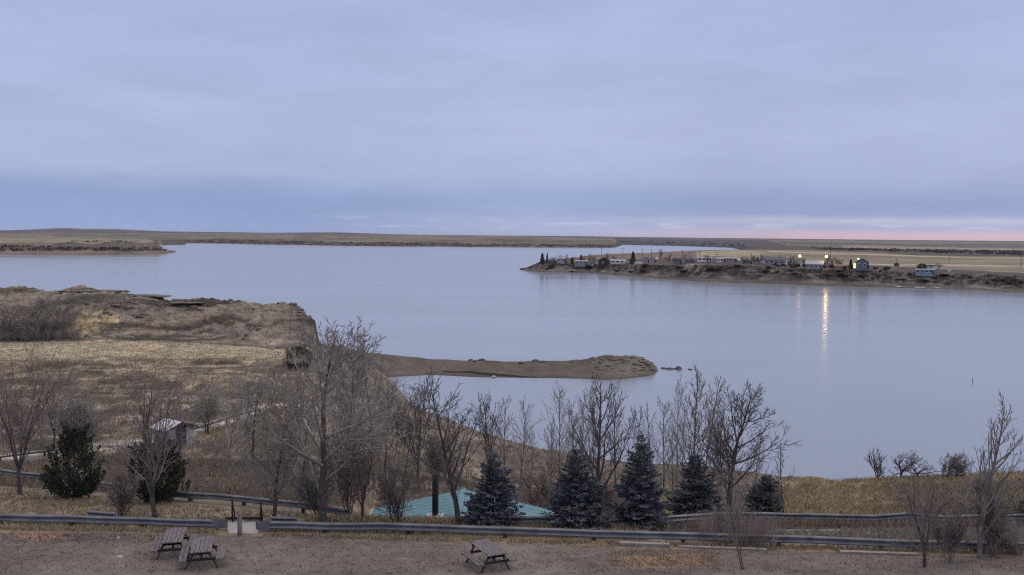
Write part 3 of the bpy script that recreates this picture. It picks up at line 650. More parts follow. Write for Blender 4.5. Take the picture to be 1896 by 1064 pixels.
def tree_mesh(kind, seed, H, Wd, tr, twr=.006, dens=1.0):
    """kind: vase (low fork, rounded crown), poplar (leader to the top), spread, shrub (many stems)"""
    rs = np.random.default_rng(seed); A = np.array; D1 = lambda n: max(1, int(round(n * dens)))
    lv = []
    if kind == 'shrub':
        k = D1(11); an = rs.uniform(0, 6.28, k); th = np.radians(rs.uniform(3, 38, k))
        d = np.stack([np.sin(th) * np.cos(an), np.sin(th) * np.sin(an), np.cos(th)], 1)
        Ln = H * rs.uniform(.6, 1.05, k)
        p0 = np.stack([rs.normal(0, .10, k), rs.normal(0, .10, k), np.full(k, -.12)], 1)
        s0 = grow(rs, p0, d, Ln, 7, .09, .03, np.full(k, tr), np.full(k, twr)); trunk = [s0]; par, pl = s0, Ln
        lo = .18; lv = [(9, lo, .97, 34, 10, .42, .35, .06), (6, .15, .95, 38, 12, .5, .2, .05), (4, .2, .95, 40, 12, .6, .2, .04)]
        sides0 = [5]
    elif kind in ('vase', 'spread', 'twist'):
        fk = .2 if kind == 'vase' else (.26 if kind == 'spread' else .18)
        s0 = grow(rs, A([[0, 0, -.3]]), A([[rs.normal(0, .05), rs.normal(0, .05), 1.]]), A([H * fk + .3]), 6, .035, .02, A([tr]), A([tr * .78]))
        s0[1][0, 0] *= 1.3
        top = s0[0][0, -1]; k = 5 if kind == 'vase' else 6
        an = np.arange(k) * 6.28 / k + rs.normal(0, .35, k); th = np.radians(rs.uniform(14, 34, k)) if kind == 'vase' else np.radians(rs.uniform(22, 52, k))
        th[0] *= .3
        d = np.stack([np.sin(th) * np.cos(an), np.sin(th) * np.sin(an), np.cos(th)], 1)
        Ln = H * (1 - fk) * rs.uniform(.8, 1.05, k) * (1 - .18 * (th > .6))
        pp = np.repeat(top[None], k, 0).copy(); pp[1:] -= d[1:] * tr * .2; pp[:, 2] -= rs.uniform(0, .12, k) * H * fk * 1.5
        wb = .07 if kind != 'twist' else .24
        s1 = grow(rs, pp, d, Ln, 9, wb, .05 if kind != 'twist' else .02, np.full(k, tr * .52) * rs.uniform(.7, 1.1, k), np.full(k, twr * 1.3))
        trunk = [s0, s1]; sides0 = [9, 6]; par, pl = s1, Ln
        lv = [(D1(9), .10, .97, 33, 8, .55, .5, .07), (D1(6), .10, .96, 32, 9, .50, .4, .05), (D1(4), .12, .98, 32, 10, .52, .3, .04), (D1(2), .15, .98, 30, 10, .5, .2, .02)]
        if kind == 'twist': lv = [(D1(7), .15, .97, 48, 14, .5, .35, .16), (D1(6), .12, .96, 45, 14, .5, .3, .14), (D1(5), .15, .98, 42, 14, .5, .3, .10)]
    elif kind == 'ash':  # leader with long upswept limbs and a rounded outline
        s0 = grow(rs, A([[0, 0, -.3]]), A([[rs.normal(0, .04), rs.normal(0, .04), 1.]]), A([H * .97 + .3]), 14, .05, .03, A([tr]), A([twr * 1.3]))
        trunk = [s0]; sides0 = [8]; par, pl = s0, A([H * 1.0])
        k = D1(19)
        lv = [(k, .17, .95, 44, 9, .60, .80, .085), (D1(8), .12, .97, 36, 9, .50, .45, .06), (D1(5), .12, .97, 34, 10, .50, .3, .04), (D1(3), .15, .97, 32, 10, .5, .2, .02)]
    else:  # poplar / sapling
        s0 = grow(rs, A([[0, 0, -.3]]), A([[rs.normal(0, .04), rs.normal(0, .04), 1.]]), A([H + .3]), 14, .035, .02, A([tr]), A([twr * 1.2]))
        trunk = [s0]; sides0 = [7]; par, pl = s0, A([H])
        k = D1(30)
        lv = [(k, .16, .97, 30, 7, .50, .84, .06), (D1(7), .1, .95, 28, 8, .45, .4, .05), (D1(4), .15, .95, 32, 10, .5, .2, .04)]
    sets = []; sd = []
    for j, (m, t0, t1, ang, angs, lr, shp, upt) in enumerate(lv):
        p, nd, ln, r = children(rs, *par, pl, m, t0, t1, ang, angs, lr, shp)
        keep_ = ln > .10; p, nd, ln, r = p[keep_], nd[keep_], ln[keep_], r[keep_]
        wob_ = .05 if kind != 'twist' else .2
        r0 = np.minimum(r * .7, np.maximum(ln * (.024 if j == 0 else .016), twr * 1.1))
        nseg = [6, 4, 3, 2][min(j, 3)]
        s_ = grow(rs, p, nd, ln, nseg, wob_, upt, np.maximum(r0, twr), np.full(len(p), twr * .75))
        sets.append(s_); sd.append([5, 3, 3, 3][min(j, 3)]); par, pl = s_, ln
    allp = np.concatenate([s_[0].reshape(-1, 3) for s_ in trunk + sets])
    zt = np.percentile(allp[:, 2], 99.9); wx = np.percentile(np.abs(allp[:, :2] - 0), 99.0)
    sz = H / zt; sx = (Wd / 2) / max(wx, .05)
    def fix(s_):
        P = s_[0].copy(); P[..., 0] *= sx; P[..., 1] *= sx; P[..., 2] = np.where(P[..., 2] > 0, P[..., 2] * sz, P[..., 2]); return (P, s_[1], s_[2])
    return tubes([fix(s_) for s_ in trunk], sides0), tubes([fix(s_) for s_ in sets], sd)
def bare_tree(x, base, top, wpx, kind, label, tr=.12, bark=None, twig=None, seed=1, name='bare_tree', cat='tree', group=None, lean=0.0, dens=1.0, twr=.0095, dist=None):
    bark = bark or M_bark; twig = twig or M_twig
    if dist is None: P = hit(x, base)
    else:
        r = ray(x, base); q = dist / math.hypot(r[0], r[1]); P = Vector((r[0] * q, r[1] * q, 0)); P.z = ground_z(P.x, P.y)
    Ht = z_at(x, top, P) - P.z; Wd = wpx / F_PX * hdist(P)
    o = empty(name, P, random.uniform(0, 6.28), label, cat, group)
    if kind in ('ash', 'vase'): dens *= 1.02
    (v1, f1), (v2, f2) = tree_mesh(kind, seed, Ht, Wd, tr, twr, dens)
    mesh_np('trunk' if kind != 'shrub' else 'stems', v1, f1, bark, o, smooth=True); mesh_np('crown' if kind != 'shrub' else 'twigs', v2, f2, twig, o)
    if lean: o.rotation_euler = (0, lean, 0)
    return o
def copy_thing(o, loc, rz, sc, label, group=None):
    c = o.copy(); col.objects.link(c); c.location = loc; c.rotation_euler = (0, 0, rz); c.scale = sc if hasattr(sc, '__len__') else (sc, sc, sc)
    c['label'] = label
    if group: c['group'] = group
    elif 'group' in c: del c['group']
    for ch in list(o.children):
        k = ch.copy(); col.objects.link(k); k.parent = c
        for g_ in ch.children:
            h_ = g_.copy(); col.objects.link(h_); h_.parent = k
    return c

# the big trees along the rails, left to right
bare_tree(38, 916, 640, 150, 'vase', 'purplish bare tree with upright stems at the far left beside the juniper', .13, M_bark, M_twig_red, 11, dens=1.0)
bare_tree(226, 957, 868, 62, 'shrub', 'small leafless shrub of thin upright stems between the two junipers, just behind the near guardrail', .022, M_twig_dark, M_twig_red, 12, 'bare_shrub', 'shrub')
bare_tree(291, 966, 655, 185, 'vase', 'bare tree forking low into a wide V in front of the rounded juniper', .12, M_bark, M_twig_red, 13, dens=.85)
bare_tree(508, 962, 752, 130, 'ash', 'low bushy bare tree standing just right of the gap in the guardrail', .10, M_bark, M_twig, 14)
bare_tree(596, 972, 586, 300, 'ash', 'tallest bare tree, with a thick grey trunk and pale upper branches', .20, M_bark, M_twig_mid, 15, dens=1.0, twr=.012)
bare_tree(672, 967, 770, 110, 'vase', 'reddish bare tree with dark forked stems between the thick trunked tree and the teal roof', .085, M_bark_red, M_twig_red, 16)
bare_tree(735, 974, 858, 130, 'shrub', 'sparse dark shrub fanning out in front of the left half of the teal roof', .026, M_twig_dark, M_twig_dark, 17, 'bare_shrub', 'shrub', dens=.55)
bare_tree(848, 974, 696, 190, 'ash', 'dark bare tree in front of the middle of the teal roof, right of the pipe', .13, M_bark, M_twig_dark, 18, dens=.8)
bare_tree(1113, 978, 692, 165, 'ash', 'dark bare tree with spreading limbs between the broad spruce and the tallest spruce', .125, M_bark, M_twig_dark, 21, dens=.85)
bare_tree(1352, 962, 698, 178, 'ash', 'broad fan shaped bare tree at the right end of the spruces, dense with upswept twigs', .15, M_bark, M_twig_dark, 20, dens=1.05)
bare_tree(1625, 893, 828, 42, 'twist', 'small dark twisted tree standing alone on the shore side of the golden knoll', .09, M_bark, M_twig_dark, 22, dist=61, dens=.8)
bare_tree(1668, 893, 833, 62, 'twist', 'crooked dark tree right of the lone twisted tree on the golden knoll', .09, M_bark, M_twig_dark, 23, dist=60, dens=.8)
bare_tree(1700, 892, 838, 76, 'twist', 'low wide twisted tree leaning right on the crest of the golden knoll', .10, M_bark, M_twig_dark, 24, dist=60, dens=.7)
bare_tree(1748, 888, 836, 40, 'shrub', 'thin pale shrub on the crest of the golden knoll, left of the tall poplar', .02, M_twig, M_twig, 25, 'bare_shrub', 'shrub', dens=.5)
bare_tree(1775, 886, 832, 40, 'shrub', 'thin pale shrub close to the left side of the tall poplar on the knoll crest', .02, M_twig, M_twig, 26, 'bare_shrub', 'shrub', dens=.5)
bare_tree(1814, 1034, 722, 118, 'poplar', 'tall slender poplar with pale trunk at the right edge, reaching high over the water', .11, M_bark_pale, M_twig, 27, dens=.8)
bare_tree(1840, 1030, 870, 80, 'shrub', 'reddish shrub growing around the foot of the tall poplar', .02, M_twig_red, M_twig_red, 28, 'bare_shrub', 'shrub')
bare_tree(1712, 1050, 842, 110, 'vase', 'slim dark tree with several stems in front of both guardrails, left of the tall poplar', .07, M_bark, M_twig_red, 29, dens=.6)
bare_tree(1760, 1042, 920, 70, 'shrub', 'thin reddish shrub between the slim dark tree and the tall poplar', .016, M_twig_red, M_twig_red, 30, 'bare_shrub', 'shrub', dens=.6)
bare_tree(1378, 1055, 868, 115, 'shrub', 'sparse reddish shrub of forked stems in front of the near guardrail on the right', .026, M_bark, M_twig_red, 31, 'bare_shrub', 'shrub', dens=.2, twr=.008)
bare_tree(1450, 955, 818, 52, 'poplar', 'small thin sapling at the right edge of the fan shaped tree', .035, M_bark, M_twig, 32, dens=.6)
bare_tree(1882, 1028, 960, 60, 'shrub', 'low dark shrub at the right frame edge near the guardrail', .016, M_twig_dark, M_twig, 33, 'bare_shrub', 'shrub', dens=.5)

# trees standing lower on the slope
mid = [
 (155, 832, 728, 92, 'shrub', 'rounded grey thicket bush below the grassy flat, left of the shed', .03, M_twig, M_twig, 41, 1.2),
 (100, 830, 690, 70, 'vase', 'grey bare tree behind the dark green juniper at the left', .07, M_bark, M_twig, 42, .7),
 (382, 800, 700, 70, 'shrub', 'pale thin stemmed tree beside the path right of the shed', .03, M_bark_pale, M_twig_pale, 43, .8),
 (420, 905, 690, 90, 'poplar', 'pale slender tree rising over the path with its railing', .05, M_bark_pale, M_twig_pale, 44, .7),
 (470, 870, 700, 100, 'ash', 'grey bare tree left of the thick trunked tree, lower on the slope', .08, M_bark, M_twig, 45, .8),
 (545, 845, 668, 90, 'twist', 'dark bare tree with crooked limbs below the dark bush by the bluff', .09, M_bark, M_twig_red, 46, .9),
 (560, 930, 690, 130, 'ash', 'dense grey bare tree directly behind the thick trunked tree', .09, M_bark, M_twig, 47, .7),
 (640, 900, 592, 170, 'ash', 'tall pale limbed cottonwood whose top shows against the lake', .12, M_bark_pale, M_twig, 48, .9),
 (692, 905, 612, 130, 'poplar', 'tall pale stemmed tree right of the cottonwood with its tip over the beach', .09, M_bark_pale, M_twig_pale, 49, .9),
 (645, 960, 740, 110, 'shrub', 'thicket of upright reddish stems left of the teal roof', .03, M_twig_red, M_twig_red, 50, .9),
 (712, 880, 700, 100, 'ash', 'grey bare tree behind the left end of the teal roof', .08, M_bark, M_twig, 51, .9),
 (775, 905, 688, 150, 'spread', 'dark limbed tree behind the black pipe with its crown over the small bay', .12, M_bark, M_twig_dark, 52, .85),
 (745, 915, 770, 90, 'poplar', 'grey slim tree behind the left half of the teal roof', .05, M_bark, M_twig, 53, .7),
 (905, 900, 722, 95, 'vase', 'leaning dark tree over the beach right of the tree in front of the teal roof', .08, M_bark, M_twig_dark, 54, .7),
 (812, 890, 800, 80, 'shrub', 'reddish brush behind the ridge of the teal roof', .025, M_twig_red, M_twig_red, 55, .7),
 (1350, 1000, 930, 60, 'shrub', 'small twiggy clump low by the near guardrail in front of the fan shaped tree', .016, M_twig, M_twig, 56, .8),
 (585, 955, 860, 90, 'shrub', 'brush clump around the foot of the thick trunked tree', .02, M_twig, M_twig, 57, 1.0),
 (1000, 955, 850, 90, 'shrub', 'reddish brush between the teal roof and the second spruce', .025, M_twig_red, M_twig_red, 58, 1.1),
 (1128, 965, 880, 70, 'shrub', 'reddish brush between the second spruce and the tallest spruce', .02, M_twig_red, M_twig_red, 59, 1.0),
 (20, 628, 552, 80, 'vase', 'grey tree at the foot of the bluff at the left frame edge', .12, M_bark, M_twig, 60, .8),
 (70, 628, 548, 80, 'vase', 'grey tree with a pale trunk at the foot of the bluff, middle of three', .12, M_bark_pale, M_twig, 61, .8),
 (112, 628, 545, 75, 'spread', 'grey tree at the foot of the bluff beside the golden slope patch, rightmost of three', .12, M_bark, M_twig, 62, .8),
]
for i, (x, b_, t_, w_, k_, lab, tr, mb, mt, sd_, dn) in enumerate(mid):
    shr = k_ == 'shrub'; P_hit = hit(x, b_); dd = hdist(P_hit)
    bare_tree(x, b_, t_, w_, k_, lab, tr, mb, mt, sd_, 'bare_shrub' if shr else 'bare_tree', 'shrub' if shr else 'tree', None, 0, dn, .0095 if dd < 60 else .014 if dd < 100 else .028)
# saplings: slender trees over the beach, copies of three
protos = []
sap = [(962, 905, 735, 62), (1034, 915, 703, 85), (1018, 925, 775, 50), (1066, 900, 742, 56), (1084, 905, 720, 50), (1098, 915, 705, 60), (1140, 910, 725, 60), (1210, 930, 742, 55), (1228, 925, 735, 64),
       (1252, 905, 690, 60), (1282, 920, 672, 96), (1300, 905, 690, 74), (1318, 915, 728, 56), (1262, 930, 760, 50), (1336, 915, 760, 46), (1168, 915, 748, 50), (935, 900, 728, 60), (985, 910, 790, 46), (1245, 930, 795, 46), (1392, 925, 800, 50), (1192, 925, 790, 44)]
near_what = {0: 'tall tip just right of the leaning tree over the beach', 1: 'tallest of those between the first and second spruces', 10: 'tallest of all, its tip beside the rocks in the water', 7: 'slightly bowed pair member just right of the tallest spruce', 9: 'straight dark stem left of the tallest pale sapling'}
for i, (x, b_, t_, w_) in enumerate(sap):
    lab = 'slender bare sapling, %s' % near_what[i] if i in near_what else 'slender bare sapling among the row between the spruces and the water'
    grp = 'saplings on the slope above the beach'
    if len(protos) < 4:
        o = bare_tree(x, b_, t_, w_, 'poplar', lab, .055, M_bark, M_twig, 70 + i, 'bare_sapling', 'sapling', grp, 0, .75, .011)
        P = o.location; protos.append((o, z_at(x, t_, P) - P.z, w_ / F_PX * hdist(P)))
    else:
        o, h0, w0 = protos[i % 4]; P = hit(x, b_); Ht = z_at(x, t_, P) - P.z; Wd = w_ / F_PX * hdist(P)
        copy_thing(o, P, random.uniform(0, 6.28), (Wd / w0, Wd / w0, Ht / h0), lab, grp)

# ------------------------------------------------------------------ conifers
def leaf_fans(c, d, s, rs, wid=.35):
    """two crossed slim quads per clump"""
    n = len(c); r_ = rs.normal(0, 1, (n, 3)); sdv = np.cross(d, r_); sdv /= np.linalg.norm(sdv, axis=1, keepdims=True) + 1e-9
    s2 = np.cross(d, sdv); V = []; 
    for q in (sdv, s2):
        w = q * (s * wid)[:, None]; e = d * s[:, None]
        V.append(np.stack([c - w * .3, c + w * .3, c + e * .6 + w * .5, c + e, c + e * .6 - w * .5], 1))
    V = np.concatenate(V); idx = np.arange(len(V) * 5).reshape(-1, 5)
    return V.reshape(-1, 3), idx
def spruce_mesh(seed, H, Wd):
    rs = np.random.default_rng(seed); c = []; d = []; s = []
    nl = int(H * 8)
    lop = rs.uniform(.72, 1.15, (10, 16)); gap = rs.uniform(0, 1, (14, 12)) < .10
    for L_ in range(nl):
        t = (L_ + rs.uniform(-.3, .3)) / nl; z = H * (.03 + .95 * t)
        rad = Wd * .60 * (1 - t) ** .78 * (1 - .3 * max(0, .08 - t) / .08)
        nb_ = max(4, int(15 * (1 - t) + 4))
        for k in range(nb_):
            a = rs.uniform(0, 6.283); rr = rad * rs.uniform(.66, 1.12) * lop[int(t * 9.9) % 10, int(a / 6.284 * 16)] + .05
            if gap[int(t * 13.9) % 14, int(a / 6.284 * 12)]: continue
            droop = -.28 + .55 * t + rs.normal(0, .06)
            m = max(3, int(rr / .055)); u = np.linspace(.12, 1, m)
            ax = np.array([math.cos(a), math.sin(a), droop]); 
            pts = np.array([0, 0, z]) + ax[None] * (u * rr)[:, None]; pts[:, 2] += .16 * rr * u ** 2.5
            side = np.array([-math.sin(a), math.cos(a), 0])
            for sg in (-1, 1):
                off = side * sg * ((1.05 - u) * rr * .38)[:, None]
                for q in (.45, 1.0):
                    c.append(pts + off * q + rs.normal(0, .02, pts.shape)); dd = ax[None] * .8 + side * sg * .7 + rs.normal(0, .25, pts.shape) + np.array([0, 0, .15]); d.append(dd); s.append(np.full(m, .10) * rs.uniform(.7, 1.3, m))
    c = np.concatenate(c); d = np.concatenate(d); d /= np.linalg.norm(d, axis=1, keepdims=True); s = np.concatenate(s)
    return leaf_fans(c, d, s, rs, .42)
def juniper_mesh(seed, H, Wd, roundness):
    rs = np.random.default_rng(seed); c = []; d = []; s = []
    for k in range(105):
        a = rs.uniform(0, 6.283); t = rs.uniform(-.03, 1) if k > 25 else rs.uniform(-.03, .1); t = max(t, 0)
        prof = (1 - t) ** (.95 if roundness < .5 else .55) * (.35 + .65 * min(1, t / .16))
        rr = Wd / 2 * prof * rs.uniform(.5, 1.0); z = H * (.02 + .80 * t)
        m = 95; Lc = H * rs.uniform(.14, .30); u = rs.uniform(0, 1, m)
        base = np.array([math.cos(a) * rr, math.sin(a) * rr, z]); ax = np.array([math.cos(a) * .6, math.sin(a) * .6, 1.]) + rs.normal(0, .12, 3)
        w = .12 * Wd * (1 - u) ** .7 * np.minimum(1, u * 6 + .3)
        off = rs.normal(0, 1, (m, 3)); off /= np.linalg.norm(off, axis=1, keepdims=True)
        c.append(base + ax[None] * (u * Lc)[:, None] + off * w[:, None] * rs.uniform(.3, 1, m)[:, None]); dd = ax[None] + off * .6; d.append(dd); s.append(rs.uniform(.07, .13, m))
    c = np.concatenate(c); d = np.concatenate(d); d /= np.linalg.norm(d, axis=1, keepdims=True); s = np.concatenate(s)
    return leaf_fans(c, d, s, rs, .4)
def conifer(x, base, top, wpx, kind, label, seed, name='spruce_tree', dist=None, group=None):
    P = hit(x, base) if dist is None else None
    if P is None:
        r = ray(x, base); q = dist / math.hypot(r[0], r[1]); P = Vector((r[0] * q, r[1] * q, 0)); P.z = ground_z(P.x, P.y)
    Ht = z_at(x, top, P) - P.z; Wd = wpx / F_PX * hdist(P)
    o = empty(name, P, random.uniform(0, 6.28), label, 'juniper' if kind != 'spruce' else 'spruce', group)
    mb = MB(); mb.tube((0, 0, -.2), (0, 0, Ht * .93), .09, .012, 8); mb.build('trunk', M_bark, o, True)
    v, f = spruce_mesh(seed, Ht, Wd) if kind == 'spruce' else juniper_mesh(seed, Ht, Wd, 0 if kind == 'cone' else 1)
    mesh_np('crown', v, f, M_spruce if kind == 'spruce' else M_juniper, o); o.rotation_euler[0] = random.uniform(-.035, .035); return o
conifer(138, 922, 786, 98, 'cone', 'dark green cone shaped juniper at the left, taller of the two junipers', 1, 'juniper_tree')
conifer(291, 930, 805, 96, 'round', 'rounded dark juniper behind the low forked bare tree', 2, 'juniper_tree')
conifer(911, 976, 834, 104, 'spruce', 'blue grey spruce covering the right part of the teal roof, leftmost spruce', 3)
conifer(1068, 980, 828, 122, 'spruce', 'broad blue grey spruce at the right end of the teal roof', 4)
conifer(1184, 978, 802, 104, 'spruce', 'tallest blue grey spruce with a narrow pointed top', 5)
conifer(1286, 965, 838, 112, 'spruce', 'wide blue grey spruce behind the start of the far guardrail', 6)
conifer(1416, 958, 876, 84, 'spruce', 'small dark spruce under the right side of the fan shaped tree', 7)
conifer(553, 683, 640, 66, 'round', 'dark round bush at the foot of the bluff, right end of the golden flat', 8, 'juniper_bush')

# ------------------------------------------------------------------ guardrails
def poly_ground(pts, n=0):
    out = [hit(x, y, (G,)) for x, y in pts]; return out
def resample(pts, step):
    out = [pts[0].copy()]; acc = 0
    for a, b in zip(pts[:-1], pts[1:]):
        Ls = (b - a).length; k = max(1, int(round(Ls / step)))
        for i in range(1, k + 1): out.append(a.lerp(b, i / k))
    return out
def guardrail(pts, label, ends=(), low=.14, post_every=2.6, sag=0.02, seed=0):
    rs = random.Random(seed); P = resample(poly_ground(pts), 1.3)
    for _ in range(2):
        for i in range(1, len(P) - 1): P[i].z = (P[i-1].z + P[i].z * 2 + P[i+1].z) / 4
    o = empty('guardrail', P[0], 0, label, 'guardrail', 'guardrails along the road'); O = P[0].copy()
    prof = [(0, 0), (.05, .015), (.085, .045), (.085, .085), (.02, .12), (.0, .155), (.02, .19), (.085, .225), (.085, .265), (.05, .295), (0, .31)]
    V = []; Fc = []; n = len(prof)
    for i, p in enumerate(P):
        q = (P[min(i + 1, len(P) - 1)] - P[max(i - 1, 0)]); q.z = 0; q.normalize(); nrm = Vector((q.y, -q.x, 0))
        if nrm.y > 0: nrm = -nrm
        dz = rs.uniform(-sag, sag)
        for (u, w) in prof: V.append(p - O + nrm * u + Vector((0, 0, low + dz + w)))
        for (u, w) in prof[::-1]: V.append(p - O + nrm * (u - .012) + Vector((0, 0, low + dz + w + (.0))))
    m = 2 * n
    for i in range(len(P) - 1):
        for j in range(m): Fc.append((i*m+j, i*m+(j+1) % m, (i+1)*m+(j+1) % m, (i+1)*m+j))
    mesh_np('rail_beam', np.array([tuple(v) for v in V]), np.array(Fc), M_galv, o)
    acc = 1.0
    for a, b in zip(P[:-1], P[1:]):
        acc += (b - a).length
        if acc >= post_every:
            acc = 0; d = (b - a).normalized(); nn = Vector((d.y, -d.x, 0)); nn = -nn if nn.y > 0 else nn
            c = b - O - nn * .10
            mb = MB(); mb.bar(c + Vector((0, 0, -.5)), c + Vector((0, 0, low + .27)), .15, .15, up=nn); mb.build('post', M_wood2, o)
    for e in ends:
        p = P[0] if e == 0 else P[-1]; q = P[1] if e == 0 else P[-2]
        d = (p - q); d.z = 0; d.normalize(); nn = Vector((d.y, -d.x, 0)); nn = -nn if nn.y > 0 else nn
        mb = MB(); z0 = low - .05; k = 6; vs = []
        L_ = .62
        for i in range(k + 1):
            t = i / k; c = p - O - d * .12 + d * L_ * t - nn * (.45 * max(0, t - .6) ** 2 * 2)
            vs += [tuple(c + nn * .075 + Vector((0, 0, z0 + .03 * t))), tuple(c + nn * .075 + Vector((0, 0, z0 + .42 - .03 * t))), tuple(c + nn * .060 + Vector((0, 0, z0 + .42 - .03 * t))), tuple(c + nn * .060 + Vector((0, 0, z0 + .03 * t)))]
        fs = [(i*4+j, i*4+(j+1) % 4, (i+1)*4+(j+1) % 4, (i+1)*4+j) for i in range(k) for j in range(4)] + [(0,1,2,3), (k*4, k*4+1, k*4+2, k*4+3)]
        mb.add(vs, fs); mb.build('end_cap', M_galv, o)
    return o
guardrail([(-500, 964), (-200, 967), (0, 970), (200, 976), (330, 980), (398, 982)], 'near guardrail left of the gap, galvanised, ending behind the picnic tables', (1,), seed=1)
guardrail([(496, 986), (600, 987), (700, 988), (870, 993), (1000, 998), (1100, 1001), (1200, 1004), (1330, 1008), (1500, 1013), (1700, 1020), (1862, 1024), (2100, 1034), (2400, 1046)], 'long near guardrail right of the gap, crossing behind the single picnic table', (0,), seed=2)
guardrail([(-500, 866), (-200, 872), (0, 884), (105, 897), (190, 909), (300, 923), (350, 928), (450, 936), (560, 950), (640, 963)], 'far guardrail on the left, running down from the edge behind both junipers', (), seed=3, low=.18)
guardrail([(860, 974), (930, 976), (1000, 977), (1130, 979), (1222, 976), (1330, 969), (1420, 968), (1500, 970), (1620, 972), (1680, 970), (1750, 973), (1800, 972), (1896, 970), (2400, 968)], 'far guardrail on the right, emerging behind the spruces and passing below the golden knoll', (), seed=4, low=.2)
guardrail([(163, 965), (215, 969)], 'short loose guardrail piece behind the left near guardrail', (), seed=5, low=.16, post_every=99)
guardrail([(503, 977), (549, 978)], 'short loose guardrail piece behind the end cap right of the gap', (), seed=6, low=.16, post_every=99)

# ------------------------------------------------------------------ landing slab, stair rails, post
zc = hit(452, 989).z + .05
pl = [on_plane(424, 987, zc), on_plane(478, 987, zc), on_plane(482, 965, zc), on_plane(416, 965, zc)]
mb = MB(); vs = [(p.x, p.y, zc - .45) for p in pl] + [(p.x, p.y, zc) for p in pl]
mb.add(vs, [(0,3,2,1),(4,5,6,7),(0,1,5,4),(1,2,6,5),(2,3,7,6),(3,0,4,7)])
sl_ = mb.build('landing_slab', M_conc); tag(sl_, 'pale concrete landing slab in the gap between the guardrails', 'concrete slab')
for x, y0, lab in ((430, 966, 'black pipe handrail at the left side of the stair landing'), (483, 968, 'black pipe handrail at the right side of the stair landing')):
    a = on_plane(x, y0, zc); Ht = z_at(x, 926 if x < 450 else 929, a) - zc
    o = empty('handrail', a, 0, lab, 'handrail', 'handrails of the stair'); dirn = Vector((a.x / a.length * 1.0 + (.06 if x < 450 else .03), a.y / a.length, 0)).normalized()
    f = dirn * 1.3 + Vector((0, 0, -.75)); g2 = dirn * 1.7 + Vector((0, 0, -1.2))
    MB().tube((0, 0, -.1), (0, 0, Ht), .030).build('near_post', M_black, o, True)
    MB().tube((0, 0, Ht), g2 + Vector((0, 0, Ht)), .026).build('top_bar', M_black, o, True)
    MB().tube(g2 + Vector((0, 0, -.6)), g2 + Vector((0, 0, Ht)), .030).build('far_post', M_black, o, True)
    MB().tube((0, 0, Ht * .5), g2 + Vector((0, 0, Ht * .5)), .020).build('mid_bar', M_black, o, True)
a = hit(444, 991); Ht = z_at(444, 950, a) - a.z
mb = MB(); mb.tube((0, 0, -.3), (0, 0, Ht - .02), .092, .088, 12).tube((0, 0, Ht - .02), (0, 0, Ht), .088, .075, 12)
o = mb.build('wood_post', M_post, None, True); o.location = a; tag(o, 'thick weathered wooden post standing in front of the stair landing', 'post')
a = on_plane(418, 966, zc) + Vector((0, 0, .22)); b = on_plane(487, 966, zc) + Vector((0, 0, .22)); a.z = b.z = zc + .15
o = MB().tube(a, b, .05, .05, 8).build('steel_bar', M_black, None, True); tag(o, 'black steel bar across the far edge of the landing slab', 'bar')

# ------------------------------------------------------------------ picnic tables
def picnic_table(label):
    o = empty('picnic_table', (0, 0, 0), 0, label, 'picnic table', 'weathered wooden picnic tables')
    def planks(n, w, x0, z, Ln, th=.045, gap=.012):
        mb = MB()
        for i in range(n):
            xa = x0 + i * (w + gap); mb.box(xa, xa + w, -Ln/2 + random.uniform(-.01, .01), Ln/2 + random.uniform(-.01, .01), z - th, z)
        return mb
    planks(5, .145, -.389, .76, 1.85).build('tabletop', M_wood, o)
    for s in (-1, 1):
        planks(2, .14, (-.83 if s < 0 else .538), .45, 1.85).build('seat', M_wood, o)
    for y in (-.70, .70):
        for s in (-1, 1):
            MB().bar((s * .25, y, .71), (s * .62, y, -.02), .045, .10, up=(0, 1, 0)).build('leg', M_wood2, o)
        MB().box(-.80, .80, y + .035, y + .075, .315, .405).build('seat_support', M_wood2, o)
        MB().box(-.36, .36, y + .035 * (1 if y > 0 else -3), y + .075 * (1 if y > 0 else -1.4), .60, .712).build('top_support', M_wood2, o)
        MB().bar((0, y * .95, .36), (0, y * .25, .70), .04, .08, up=(1, 0, 0)).build('brace', M_wood2, o)
    return o
TS = (.91, .91, .91)
def table_pose(corners, zt=.684):
    """corners of the top seen in the photo: near left, near right, far right, far left"""
    c = sum((Vector(hit(*q, (G,))) for q in corners), Vector()) / 4
    for _ in range(4):
        ps = [on_plane(x, y, ground_z(c.x, c.y, (G,)) + zt) for x, y in corners]; c = sum(ps, Vector()) / 4
    d = (ps[3] + ps[2] - ps[0] - ps[1]); ang = math.atan2(d.y, d.x) - math.pi / 2
    return Vector((c.x, c.y, ground_z(c.x, c.y, (G,)))), ang
t0 = picnic_table('weathered picnic table with its seats end on, front one of the pair on the left')
P, an_ = table_pose([(355, 1021), (389, 1021), (391, 994), (364, 994)]); t0.scale = TS; t0.location = P; t0.rotation_euler = (0, 0, an_)
P, an_ = table_pose([(302, 1003), (334, 1004), (343, 978), (312, 977)])
copy_thing(t0, P, an_, TS, 'weathered picnic table just behind and left of another, nearest the guardrail end', 'weathered wooden picnic tables')
P, an_ = table_pose([(902, 1025), (933, 1022), (903, 1001), (877, 1004)])
copy_thing(t0, P, an_, TS, 'lone picnic table turned at an angle in the middle of the dirt yard', 'weathered wooden picnic tables')

